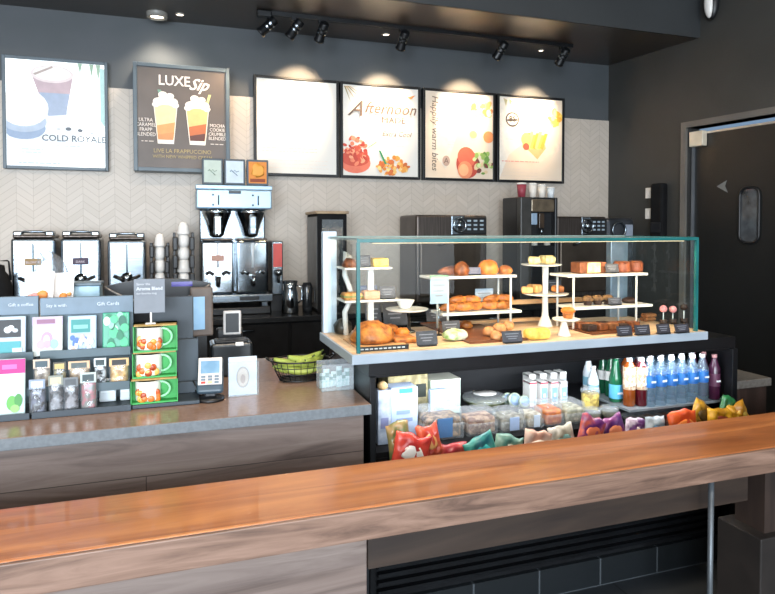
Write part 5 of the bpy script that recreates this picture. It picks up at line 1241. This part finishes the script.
# ------------------------------------------------------------------ items on the service counter
# fixed pixel spans at depth Y
def cpx(u0, u1, v0, v1, Y): xc, w = span(u0, u1, Y); um = (u0+u1)/2; return xc, w, zat(um, v1, Y), zat(um, v0, Y)
RY = 2.36
def rack(label, u0, u1, vb, tiers, header):
    xc, w, zb_, zt = cpx(u0, u1, 302, vb, RY); h = zt-CZ
    t = thing('gift_card_rack', label, 'display rack', (xc, RY, CZ+.0008), 0, 'grey-blue display racks on the counter')
    m = MB(); m.box(-w/2, w/2, .17, .185, 0, h, bevel=.002, mat=rack_grey)
    m.build('back_board', t)
    m = MB(); m.box(-w/2, w/2, 0, .17, 0, .012, bevel=.003, mat=rack_dark); m.box(-w/2, w/2, -.004, .0, 0, .022, bevel=.001, mat=rack_dark); m.build('base', t)
    for y, z in tiers:
        m = MB(); m.box(-w/2+.007, w/2-.007, y, y+.055, z, z+.006, mat=rack_dark); m.box(-w/2+.007, w/2-.007, y-.004, y, z, z+.03, bevel=.001, mat=rack_grey); m.build('shelf', t)
    m = MB(); m.box(-w/2, w/2, .163, .1695, h*.84, h, bevel=.001, mat=pm('rack_header', '#65798a', '#586b7a', rough=.4)); hd = m.build('header', t)
    m = MB()
    for tx, q, s_ in header: m.text(tx, s_, (-w/2+q*w, .162, h*.915), mat=col('#d5dee6', .5), align='LEFT')
    m.build('lettering', hd)
    return xc, w, h, t
zT1 = zat(80, 357, RY+.12)-CZ; zT2 = zat(80, 392, RY+.06)-CZ
xc, w, h, _ = rack('wide grey-blue display rack of gift cards and candy bags beside the mug boxes', 30, 130, 422, [(.11, zT1), (.05, zT2)], [('Say it with', .06, .016), ('Gift Cards', .60, .018)])
xc, w, h, _ = rack('narrow grey-blue display rack cut off by the left edge', -14, 28, 424, [(.11, zT1), (.05, zT2)], [('Gift a coffee', .22, .016)])
SH = {0: .0135, 1: zT2+.0075, 2: zT1+.0075}
SYY = {0: RY+.018, 1: RY+.072, 2: RY+.132}
def card(label, u0, u1, v0, tier, base, decs, name='gift_card', cat='gift card', grp='gift card packs on the racks', dy=0):
    Y = SYY[tier]+dy; xc_, w_ = span(u0, u1, Y); zb_ = CZ+SH[tier]; h_ = zat((u0+u1)/2, v0, Y)-zb_
    t = thing(name, label, cat, (xc_, Y, zb_+.0008), 0, grp)
    M = Matrix.Rotation(-.10, 4, 'X')
    m = MB(); m.box(-w_/2, w_/2, -.004, .004, 0, h_, bevel=.003, mat=col(base, .35), mtx=M); m.build('card', t)
    m = MB(); yy = -.0045
    for d in decs:
        yy -= .0007
        if d[0] == 'r': decal(m, -w_/2+d[1]*w_, -w_/2+d[2]*w_, d[3]*h_, d[4]*h_, yy, d[5])
        else: blot(m, -w_/2+d[1]*w_, d[2]*h_, d[3]*w_, d[4]*h_, yy, d[5])
    bmesh.ops.transform(m.bm, matrix=M, verts=m.bm.verts); m.build('print', t); return t
card('gift card with black and teal design on the narrow rack', -8, 25, 317, 2, '#a9bccb', [('r', .02, .85, .5, .92, '#1d2124'), ('e', .45, .68, .12, .08, '#c8ced2'), ('e', .55, .72, .1, .07, '#e2e6e8'), ('e', .68, .66, .09, .05, '#b9c2c8'), ('r', 0, .85, .06, .4, '#3f9aa2'), ('r', .6, .9, .14, .24, '#c9e2d8')])
card('white gift card with a pale pink flower shape', 31.5, 62, 317, 2, '#d0d8d2', [('r', 0, 1, .78, .99, '#b9a9c4'), ('r', .15, .75, .82, .93, '#8d5f7c'), ('e', .48, .42, .2, .2, '#b396c0'), ('e', .3, .3, .16, .12, '#bfa4cc'), ('e', .72, .3, .14, .12, '#92bdb4'), ('e', .48, .42, .11, .12, '#d4c0dc'), ('e', .5, .3, .12, .1, '#b9a0cc')])
card('gift card with teal block over a blue dotted pattern', 67, 96, 316, 2, '#a3bcd4', [('r', .12, .78, .56, .9, '#2e8a88'), ('r', .2, .7, .66, .76, '#79b8b0')]+[('e', random.uniform(.1, .9), random.uniform(.08, .45), random.uniform(.05, .1), random.uniform(.05, .1), random.choice(['#4a6fb4', '#d9b8a8', '#e6eef6', '#7a93cf', '#e8d8e0'])) for _ in range(16)])
card('gift card with overlapping green circles', 102, 129, 313, 2, '#2f9a78', [('e', random.uniform(.12, .88), random.uniform(.12, .9), random.uniform(.1, .17), random.uniform(.1, .15), random.choice(['#1f7a58', '#4fc08a', '#8fdcb0', '#1c6450', '#c4efd4'])) for _ in range(18)])
def pouch_mesh(m, w, h, th, seed, z0):
    b = bmesh.new(); nx, nz = 8, 10; F_, K_ = [], []
    for j in range(nz+1):
        f_, k_ = [], []
        for i in range(nx+1):
            a = -1+2*i/nx; c = -1+2*j/nz
            q = max(0, (1-a**4)*(1-max(c, 0)**3))**.5*(1+.5*noise.noise(Vector((a*2.5+seed, c*3, seed))))
            f_.append(b.verts.new((a*w/2, -th*q+.001, z0+(c+1)*h/2))); k_.append(b.verts.new((a*w/2, th*q+.0015, z0+(c+1)*h/2)))
        F_.append(f_); K_.append(k_)
    for j in range(nz):
        for i in range(nx): b.faces.new((F_[j][i], F_[j][i+1], F_[j+1][i+1], F_[j+1][i])); b.faces.new((K_[j][i], K_[j+1][i], K_[j+1][i+1], K_[j][i+1]))
        b.faces.new((F_[j][0], F_[j+1][0], K_[j+1][0], K_[j][0])); b.faces.new((F_[j][nx], K_[j][nx], K_[j+1][nx], F_[j+1][nx]))
    for i in range(nx): b.faces.new((F_[0][i], K_[0][i], K_[0][i+1], F_[0][i+1])); b.faces.new((F_[nz][i], F_[nz][i+1], K_[nz][i+1], K_[nz][i]))
    m.merge(b, smooth=True)
def bagp(label, u0, u1, v0, tier, c1, c2, lab, labc=None, dy=0, th=.012, name='candy_bag', grp='candy bags on the wide rack', sc=30, clear=True, seed=0):
    Y = SYY[tier]+dy; xc_, w_ = span(u0, u1, Y); zb_ = CZ+SH[tier]; h_ = zat((u0+u1)/2, v0, Y)-zb_
    t = thing(name, label, 'candy bag', (xc_, Y, zb_+.0008), 0, grp)
    fm = pm('candy_%s_%s' % (c1.strip('#'), c2.strip('#')), c1, c2, rough=.25, scale=sc*1.6, sharp=(.44, .56), spec=.8, detail=2)
    m = MB(); m.use(fm); pouch_mesh(m, w_*.86, h_*.74, th, seed, .004); m.build('contents', t)
    m = MB(); m.use(bag_clear); pouch_mesh(m, w_, h_*.9, th*1.25, seed+1, .0); m.build('clear_bag', t)
    m = MB(); m.box(-w_*.47, w_*.47, -.010, -.006, h_*.70, h_*.97, bevel=.001, mat=col(lab, .4)); b2 = m.build('header_card', t)
    if labc:
        m = MB(); m.box(-w_*.34, w_*.34, -.0112, -.0101, h_*.74, h_*.92, mat=col(labc, .4)); m.build('label', b2)
    return t
# middle tier
bagp('cream pouch with slate label at the left of the middle shelf', 32, 50, 358, 1, '#cbb9a2', '#8a7a6c', '#cdb8a4', '#3b4f58', seed=1)
bagp('dark speckled candy bag with yellow top, middle shelf', 52, 66, 361, 1, '#b0a070', '#33302c', '#4c4a40', '#c9b070', seed=2)
bagp('tan candy bag with grey label, centre of the middle shelf', 67, 90, 360, 1, '#d8bc98', '#a48a70', '#d8b490', '#4f5a58', seed=3)
bagp('black and white pouch on the middle shelf', 93, 106, 357, 1, '#e2e8ea', '#1c2224', '#dfe8ea', '#22383a', seed=4)
bagp('golden pouch with black label at the right of the middle shelf', 108, 129, 357, 1, '#e0b878', '#b98840', '#d9b27c', '#1e1e1e', seed=5)
# bottom tier
bagp('clear bag of grey-violet candy at the left of the bottom shelf', 26.5+1, 45, 378, 0, '#6a6f80', '#1f1c22', '#8a98ac', '#c9d0da', seed=6)
bagp('clear bag of black and white twisted candy, left one', 47, 63, 374, 0, '#0f0e10', '#8a8a8e', '#8a8f86', '#c8bca0', seed=7, sc=22)
bagp('clear bag of black and white twisted candy, right one', 62, 78, 376, 0, '#120f12', '#8a8688', '#6f7478', '#4f5458', seed=8, sc=22, dy=.002)
bagp('clear bag of pink candy with slate label', 79, 96, 371, 0, '#b06a72', '#7a766e', '#b9c6c2', '#36474a', seed=9, sc=35)
for k, (u0, u1, lb) in enumerate(((98, 115, 'small pack with green label lying at the back of the bottom shelf'), (119, 129, 'white and blue pack at the right end of the bottom shelf'))):
    card(lb, u0, u1, 379, 0, '#c8d0d4', [('r', .05, .6, .62, .9, '#4a7a72' if k == 0 else '#5f8fb4'), ('r', .65, .95, .55, .92, '#d0a8a4' if k == 0 else '#c9a0a8'), ('r', .1, .9, .40, .5, '#e8eef0')], 'candy_pack', 'candy pack', 'small packs on the bottom shelf', dy=.08)
# magenta brochure box, left
card('white brochure with magenta top band and green leaf picture', -10, 23.5, 360, 0, '#b9cccc', [('r', 0, 1, .74, .99, '#b4077c'), ('r', .3, .75, .82, .9, '#d060ac'), ('e', .6, .22, .16, .13, '#5fa84a'), ('e', .8, .26, .12, .12, '#3f8a3c'), ('e', .7, .12, .14, .07, '#8cc86a')], 'brochure', 'brochure', 'brochures on the narrow rack', dy=0)
# white peach bags behind the rack
pb = pm('bag_white_film', '#f2efec', '#e2dedb', rough=.4)
def peach(label, u0, u1, v0, v1, Y, blobs, seed):
    xc_, w_, zb_, zt_ = cpx(u0, u1, v0, v1, Y); h_ = zt_-CZ
    t = thing('fruit_snack_bag', label, 'snack bag', (xc_, Y, CZ+.0008), 0, 'white snack bags with peach pictures')
    m = MB(); m.use(pb)
    b = bmesh.new(); vs = []
    for z_, k_ in ((0, .75), (h_*.5, .85), (h_*.8, .95), (h_, 1.08)):
        th = .03*(1-z_/h_)+.002; vs.append([b.verts.new(q) for q in ((-w_/2*k_, -th, z_), (0, -th*1.5, z_), (w_/2*k_, -th, z_), (w_/2*k_, th, z_), (0, th*1.5, z_), (-w_/2*k_, th, z_))])
    for A, B in zip(vs, vs[1:]):
        for i in range(6): b.faces.new((A[i], A[(i+1) % 6], B[(i+1) % 6], B[i]))
    b.faces.new(vs[0]); b.faces.new(vs[-1]); m.merge(b); m.build('bag', t)
    m = MB()
    for a, z_, r_, c_ in blobs: m.lump((a*w_, -.020, zat((u0+u1)/2, z_, Y)-CZ), (r_, .007, r_), .05, 2, mat=col(c_, .5), sub=2)
    m.build('peach_print', t); return t
peach('white bag with pink and orange peach picture above the wide rack, left one', 26, 54, 272, 300, RY+.26, [(-.16, 296, .015, '#f09a98'), (.12, 295, .019, '#ef9348'), (-.3, 296, .010, '#f4b4ac')], 1)
peach('white bag with an orange peach picture, right one', 54, 74, 273, 300, RY+.30, [(.0, 296, .014, '#f09440'), (.30, 294, .008, '#f0a860')], 2)
t = thing('clear_gift_bag', 'crumpled clear bag between the coffee servers and the white snack bags', 'bag', (X(52, RY+.42), RY+.42, CZ+.0008)); 
hh_ = zat(52, 252, RY+.4)-CZ
m = MB(); m.lump((0, 0, hh_*.5), (.085, .035, hh_*.5), .3, 3, mat=bag_clear, seed=4); 
for v in m.bm.verts: v.co.z = max(v.co.z, 0)
m.build('clear_bag', t)
m = MB(); m.lump((.01, 0, hh_*.62), (.03, .02, .05), .2, 3, mat=pm('bag_blue_grey', '#8ea4c4', '#5f7299', rough=.5), seed=2); m.lump((-.05, 0, hh_*.5), (.02, .02, .03), .2, 3, seed=3); m.build('contents', t)
xc_, w_, zb_, zt_ = cpx(71, 100, 283, 302, RY+.34)
t = thing('bag_tin', 'low pale blue box with grey lid behind the wide rack', 'box', (xc_, RY+.34, CZ+.0008)); h_ = zt_-CZ
m = MB(); m.box(-w_/2, w_/2, 0, .1, 0, h_-.012, bevel=.004, mat=pm('tin_blue', '#a9c8d8', '#86a6b8', rough=.3)); m.build('box', t)
m = MB(); m.box(-w_/2-.006, w_/2+.006, -.006, .106, h_-.0115, h_, bevel=.003, mat=pm('tin_lid', '#5f6f7a', '#4b5963', rough=.4)); m.build('lid', t)

# register terminal seen from behind
GY = 2.86
xc_, w_, zb_, zt_ = cpx(104, 211, 279, 330, GY)
t = thing('register_terminal', 'black register terminal with curved pale trim and purple lit strip, behind the racks', 'register', (xc_, GY, CZ+.0008)); h_ = zt_-CZ
m = MB(); m.box(-.09, .09, 0, .16, 0, .014, bevel=.004, mat=black_plastic); m.box(-.03, .03, .05, .1, .0135, h_*.5, bevel=.006); m.build('foot', t)
m = MB(); b = bmesh.new(); top = []; n = 16
fr = []
for k in range(n+1):
    a = -1+2*k/n; fr.append((a*w_/2, h_-.025*a*a*(1 if a > 0 else 1.2)))
bot = [(a*.96, h_*.50+.0*a) for a, c in reversed(fr)]
f = b.faces.new([b.verts.new((a, 0, c)) for a, c in fr+bot]); r_ = bmesh.ops.extrude_face_region(b, geom=[f]); bmesh.ops.translate(b, vec=(0, .035, 0), verts=[g for g in r_['geom'] if isinstance(g, bmesh.types.BMVert)])
m.use(black_plastic); m.merge(b); body = m.build('housing', t)
m = MB(); m.tube([(a*w_/2*.98, -.004, h_-.075-.03*(1-a*a)+.045*a*a) for a in [-1+2*k/20 for k in range(21)]], .0045, mat=pm('trim_pale', '#9a9590', '#7e7974', rough=.3, metal=.5)); m.build('curved_trim', body)
m = MB(); m.box(w_*.12, w_*.32, -.003, -.0003, h_-.035, h_-.015, mat=pm('purple_strip', '#3b2f86', '#2a2166', rough=.2, emit='#3a2fa0', estr=.25)); m.build('light_strip', body)
xc_, w_, zb_, zt_ = cpx(190, 213, 287, 336, GY-.09)
t = thing('customer_display', 'brown-grey bezelled customer screen glowing pale blue beside the racks', 'screen', (xc_, GY-.10, CZ+.0008), R(8)); h_ = zt_-CZ; hb_ = zb_-CZ
m = MB(); m.box(-w_/2, w_/2, -.008, .012, hb_, h_, bevel=.008, mat=pm('bezel_brown', '#6a5f58', '#554b45', rough=.4)); m.build('bezel', t)
m = MB(); m.box(-w_*.38, w_*.12, -.0105, -.0082, hb_+.03, h_-.04, bevel=.001, mat=pm('screen_blue', '#8fb4d2', '#7aa0c0', rough=.2, emit='#7fa8cc', estr=.25)); m.build('screen', t)
m = MB(); m.box(-.02, .02, -.004, .012, .01, hb_+.002, mat=black_plastic); m.box(-.03, .03, -.02, .05, 0, .012, bevel=.003); m.build('stand', t)
# mug riser and boxed mugs
MY = 2.38
xc_, w_, zb_, zt_ = cpx(131, 199, 296, 414, MY)
t = thing('mug_display_riser', 'dark slate stepped riser holding the green mug boxes', 'display rack', (xc_, MY, CZ+.0008)); 
m = MB(); m.box(-w_/2, w_/2, -.01, .2, 0, .014, bevel=.003, mat=rack_dark); m.build('base', t)
for u0, u1, v0, y0, y1 in ((150, 193, 297, .155, .175), (150, 198, 340, .13, .154), (150, 200, 383, .105, .129)):
    a, b_ = X(u0, MY+y0)-xc_, X(u1, MY+y0)-xc_; m = MB(); m.box(a, b_, y0, y1, .0145, zat((u0+u1)/2, v0, MY+y0)-CZ, bevel=.002, mat=rack_dark); m.build('step', t)
mug_glaze = None
def mug_box(label, u0, u1, v0, v1, Y, z):
    xc_, w_ = span(u0, u1, Y); um = (u0+u1)/2; h_ = zat(um, v0, Y)-z; d = .085
    t = thing('mug_box', label, 'mug box', (xc_, Y, z+.0005), 0, 'boxed mugs stacked on the riser')
    g1 = pm('mug_box_green', '#3fae55', '#2f9446', rough=.5, scale=6); kr = pm('mug_box_kraft', '#b99a5e', '#97793f', rough=.7, scale=25)
    m = MB(); m.box(-w_/2, w_/2, .04, d, 0, h_, mat=g1); m.box(-w_/2, -w_/2+.003, 0, .0405, 0, h_, mat=g1); m.box(w_/2-.003, w_/2, 0, .0405, 0, h_)
    m.box(-w_/2+.003, w_/2-.003, 0, .0405, 0, .005, mat=g1); m.box(-w_/2, w_/2, 0, d, h_-.0045, h_, mat=kr)
    m.build('box', t)
    r = min(w_*.31, h_*.5); mh = h_-.016; cx_ = -w_*.14
    m = MB(); m.lathe([(0, 0), (r*.9, 0), (r, .006), (r, mh-.003), (r*.97, mh), (r*.9, mh-.002), (r*.88, .01), (0, .01)], c=(cx_, .039, .0055), mat=pm('mug_white', '#f0ece2', '#e6e2d6', rough=.2), seg=32)
    # keep inside its box: press the back half flat
    for v in m.bm.verts: v.co.y = .039+(v.co.y-.039)*(.85 if v.co.y < .039 else .0)
    mg = m.build('mug', t)
    m = MB()
    rg_ = random.Random(int(z*1000))
    for k in range(11):
        a = R(-90+rg_.uniform(-48, 45)); zz_ = .0055+mh*rg_.uniform(.1, .42+.2*math.sin(k)); rr_ = r*1.0
        m.lump((cx_+rr_*math.cos(a), .039+rr_*.85*math.sin(a), zz_), (.012, .0025, .010+.006*rg_.random()), .1, 3, sub=2, mat=col(rg_.choice(['#e39a36', '#c8581f', '#d8742a', '#e8b45a', '#a8431c']), .3))
    m.build('orange_print', mg)
    m = MB(); m.tube([(cx_+r*.92+.034*math.sin(q)*1.0, .022, h_*.52+mh*.38*math.cos(q)) for q in [PI*k/14 for k in range(15)]], .0045, mat=pm('mug_handle', '#a9e6b4', '#8fd9a0', rough=.2)); m.build('handle', mg)
    return h_
z = CZ+.0155
h1 = mug_box('green box with mug and orange print, bottom of the stack of three', 129.5, 177, 379, 408, MY-.005, z); z += h1+.001
h2 = mug_box('green box with mug and orange print, middle of the stack of three', 131.5, 176, 352, 378, MY+.01, z); z += h2+.001
h3 = mug_box('green box with mug and orange print, top of the stack of three', 132.5, 177, 325, 351, MY+.005, z); z += h3+.001
xc_, w_, zb_, zt_ = cpx(134, 165, 279, 313, MY+.03)
t = thing('counter_sign', 'grey sign with white lettering on a clear stem above the mug boxes', 'sign', (xc_, MY+.03, z+.0005))
m = MB(); m.box(-w_/2, w_/2, -.003, .003, zb_-z, zt_-z, bevel=.001, mat=pm('sign_grey', '#767c84', '#6b7179', rough=.5)); sg = m.build('board', t)
m = MB(); m.text('Savor the', .012, (-w_*.42, -.0036, zt_-z-.022), mat=col('#c9ccd0', .5), align='LEFT'); m.text('Aroma Blend', .0165, (-w_*.42, -.0036, zt_-z-.040), align='LEFT', bold=.0004); m.text('our favorite mug', .010, (-w_*.42, -.0036, zt_-z-.055), align='LEFT'); m.build('lettering', sg)
m = MB(); m.cyl((.004, 0, .003), (.004, 0, zb_-z+.002), .0035, mat=white_gloss); m.box(-.015, .02, -.012, .012, 0, .004, bevel=.001); m.build('stem', t)
# card reader
CYR = 2.42
pr = PZ(210, 402, CZ); 
t = thing('card_reader', 'white-faced payment card reader with coloured keys on the counter', 'card reader', (pr.x, pr.y, CZ+.0008), R(-6)); 
m = MB(); m.lathe([(0, 0), (.052, 0), (.05, .01), (.02, .014), (0, .014)], mat=black_plastic, seg=24, c=(0, .03, 0)); m.box(-.02, .02, .02, .045, .012, .06, bevel=.004); m.build('stand', t)
Mr = Matrix.Translation((0, .0, .03)) @ Matrix.Rotation(R(-28), 4, 'X')
m = MB(); m.box(-.048, .048, -.012, .014, 0, .135, bevel=.012, mat=pm('reader_slate', '#3d4f5c', '#31414c', rough=.4), seg=3, mtx=Mr); m.build('housing', t)
m = MB(); m.box(-.043, .043, -.017, -.0115, .03, .133, bevel=.008, mat=pm('reader_face', '#d8cfc8', '#c8beb6', rough=.4), seg=3, mtx=Mr); fc = m.build('face', t)
m = MB(); m.box(-.034, .034, -.0185, -.0165, .072, .120, bevel=.002, mat=pm('reader_screen', '#8fb0c8', '#6d8fa8', rough=.15), mtx=Mr); m.build('screen', fc)
for k, (a, b_, c_) in enumerate([(x_, z_, '#6f7f8c') for z_ in (.060, .049) for x_ in (-.024, 0, .024)]+[(-.024, .038, '#d0463c'), (0, .038, '#d8c890'), (.024, .038, '#6b7f8a')]):
    m = MB(); m.box(a-.008, a+.008, -.0195, -.0165, b_-.004, b_+.004, bevel=.001, mat=col(c_, .4), mtx=Mr); m.build('key', fc)
m = MB(); m.tube([(-.05, .02, .05), (-.062, .04, .07), (-.05, .07, .035), (-.03, .09, .004), (-.02, .12, .004)], .0028, mat=black_plastic); m.tube([(-.04, .02, .03), (-.055, .04, .035), (-.04, .06, .01), (-.03, .08, .004)], .0028); m.build('cable', t)
# clear acrylic card holder with picture
pr = PZ(243, 396, CZ)
t = thing('leaflet_holder', 'clear stand holding a pale blue leaflet with an oval emblem', 'leaflet stand', (pr.x, pr.y, CZ+.0008)); 
Yh = pr.y; w_ = X(257, Yh)-X(229, Yh); h_ = zat(243, 357, Yh)-CZ
m = MB(); m.box(-w_/2, w_/2, 0, .004, .004, h_, bevel=.001, mat=pm('leaflet_blue', '#cfdcec', '#bccde2', rough=.5)); lf = m.build('leaflet', t)
m = MB(); blot(m, 0, h_*.48, w_*.24, h_*.28, -.0005, '#9a8f86', 22); blot(m, 0, h_*.48, w_*.19, h_*.23, -.0012, '#c8b8a6', 22); blot(m, .0, h_*.44, w_*.09, h_*.12, -.0019, '#a08474', 16); m.build('emblem', lf)
m = MB(); m.box(-w_/2-.002, w_/2+.002, -.008, -.006, 0, h_*.9, mat=plastic_clear); m.box(-w_/2-.002, w_/2+.002, .008, .010, 0, h_, mat=plastic_clear); m.box(-w_/2-.002, w_/2+.002, -.0058, .0078, 0, .003, mat=plastic_clear); m.box(w_/2+.004, w_/2+.008, -.006, .05, 0, h_*.86, mat=plastic_clear); m.build('holder', t)
# small screen device behind and receipt printer
xc_, w_, zb_, zt_ = cpx(222.5, 240.5, 310, 334, 2.95)
t = thing('order_pad', 'small black screen with rounded white frame on a black stand', 'screen', (xc_, 2.92, CZ+.0008)); a_ = zb_-CZ; b_ = zt_-CZ
m = MB(); m.box(-.07, .05, .015, .05, 0, a_+.03, bevel=.01, mat=black_plastic); m.box(-.08, .06, 0, .1, 0, .02, bevel=.004); m.build('stand', t)
m = MB(); m.box(-w_/2, w_/2, -.002, .014, a_, b_, bevel=.010, mat=pm('frame_white', '#cfcbc8', '#bdb9b6', rough=.3), seg=3); fr_ = m.build('frame', t)
m = MB(); m.box(-w_/2+.011, w_/2-.011, -.0045, -.0022, a_+.012, b_-.012, bevel=.001, mat=black_plastic); m.build('screen', fr_)
xc_, w_, zb_, zt_ = cpx(210, 252, 343, 362, 2.78)
t = thing('receipt_printer', 'black receipt printer on the counter behind the card reader', 'printer', (xc_, 2.76, CZ+.0008)); h_ = zt_-CZ
m = MB(); m.box(-w_/2, w_/2, 0, .14, 0, max(h_, .09), bevel=.012, mat=pm('printer_black', '#22272b', '#1a1e21', rough=.3), seg=3); m.build('housing', t)
m = MB(); hh_ = max(h_, .09); m.box(-w_*.4, w_*.4, .01, .09, hh_-.001, hh_+.012, bevel=.006, mat=black_plastic); m.build('cover', t)
m = MB(); m.box(.015, .05, -.002, .012, hh_-.012, hh_+.004, bevel=.003, mat=white_gloss); m.build('paper', t)
# banana basket
pr = PZ(305, 384, CZ); 
t = thing('wire_basket', 'dark wire basket of bananas on the counter left of the pastry case', 'basket', (pr.x, pr.y+.09, CZ+.0008))
m = MB(); m.use(black_metal); BW, BD, BHH = .125, .085, .085
def oval(rx, ry, z_, n=28): return [(rx*math.cos(2*PI*k/n), ry*math.sin(2*PI*k/n), z_) for k in range(n)]
for f_, z_, r_ in ((1, BHH, .0035), (.93, BHH*.7, .0018), (.84, BHH*.38, .0018), (.72, .004, .0035)): m.tube(oval(BW*f_, BD*f_, z_), r_, seg=6, closed=True)
for k in range(26):
    q = 2*PI*k/26; m.tube([(BW*math.cos(q)*s_, BD*math.sin(q)*s_, z_) for s_, z_ in ((.72, .004), (.84, BHH*.38), (.93, BHH*.7), (1, BHH))], .0015, seg=5)
for k in range(-3, 4): m.tube([(-.085, k*.018, .004), (.085, k*.018, .004)], .0015, seg=5)
m.build('wirework', t)
for sx in (-1, 1):
    m = MB(); m.tube([(sx*BW, -.02, BHH), (sx*(BW+.02), -.015, BHH+.012), (sx*(BW+.02), .015, BHH+.012), (sx*BW, .02, BHH)], .0035, seg=6, mat=black_metal); m.build('handle', t)
ban = pm('banana_green_yellow', '#a8ae4c', '#7e9440', rough=.55, scale=5, stretch=(1, 1, 1)); tip = pm('banana_tip', '#4c5a24', '#39421c', rough=.6)
for k, (dx, dy, dz, rz, L) in enumerate(((-.045, .0, .055, .1, .17), (-.02, .028, .058, .25, .17), (.0, -.028, .052, -.1, .17), (.05, .0, .075, .5, .15), (.065, -.02, .085, .9, .14), (.02, -.01, .098, .35, .16), (-.05, -.02, .088, -.05, .16))):
    pts = []; rad = []
    for i in range(13):
        a = -1+i/6; pts.append((a*L/2, .0, .022*(a*a)-.012)); rad.append(.016*(1-abs(a)**3*.72)+.001)
    bt = thing('banana', 'greenish yellow banana in the wire basket, %s' % ['low left front', 'low left back', 'low front', 'right, angled', 'far right, steeply angled', 'on top at the centre', 'on top at the left'][k], 'banana', (pr.x+dx*.75, pr.y+.09+dy, CZ+dz), rz, 'bananas in the wire basket')
    m = MB(); m.tube(pts, .016, seg=8, mat=ban, radii=rad); m.build('fruit', bt)
    m = MB(); m.tube([(L/2*.98, 0, .009), (L/2+.014, 0, .017)], .004, seg=6, mat=tip); m.tube([(-L/2*.98, 0, .009), (-L/2-.003, 0, .012)], .004, seg=6); m.build('stem', bt)
# clear container with napkins right of the bananas
pr = PZ(338, 391, CZ)
t = thing('clear_caddy', 'clear plastic caddy of small packets under the pastry case corner', 'container', (pr.x, pr.y+.05, CZ+.0008)); w_ = X(354, pr.y)-X(322, pr.y); h_ = .105
m = MB()
for a in ((-w_/2, -w_/2+.002, -.05, .05), (w_/2-.002, w_/2, -.05, .05), (-w_/2, w_/2, -.05, -.048), (-w_/2, w_/2, .048, .05)): m.box(a[0], a[1], a[2], a[3], .002, h_, mat=plastic_clear)
m.box(-w_/2, w_/2, -.05, .05, 0, .002); m.build('tub', t)
rg = random.Random(3)
for k in range(7):
    x_ = -w_/2+.014+k*(w_-.028)/6; hh = rg.uniform(.05, .09)
    q = thing('sugar_packet', 'small white and mint packet in the clear caddy, %s from the left' % ORD[k], 'packet', (pr.x+x_, pr.y+.05+rg.uniform(-.02, .02), CZ+.004), rg.uniform(-.3, .3), 'packets in the clear caddy')
    m = MB(); m.box(-.012, .012, -.002, .002, 0, hh, bevel=.001, mat=pm('packet_mint', '#dbe8ea', '#9fc4bd', rough=.5, scale=60, sharp=(.4, .6))); m.build('packet', q)
    m = MB(); m.box(-.011, .011, -.003, -.0022, hh*.55, hh*.8, mat=col('#5f8f86', .5)); m.build('label', q)
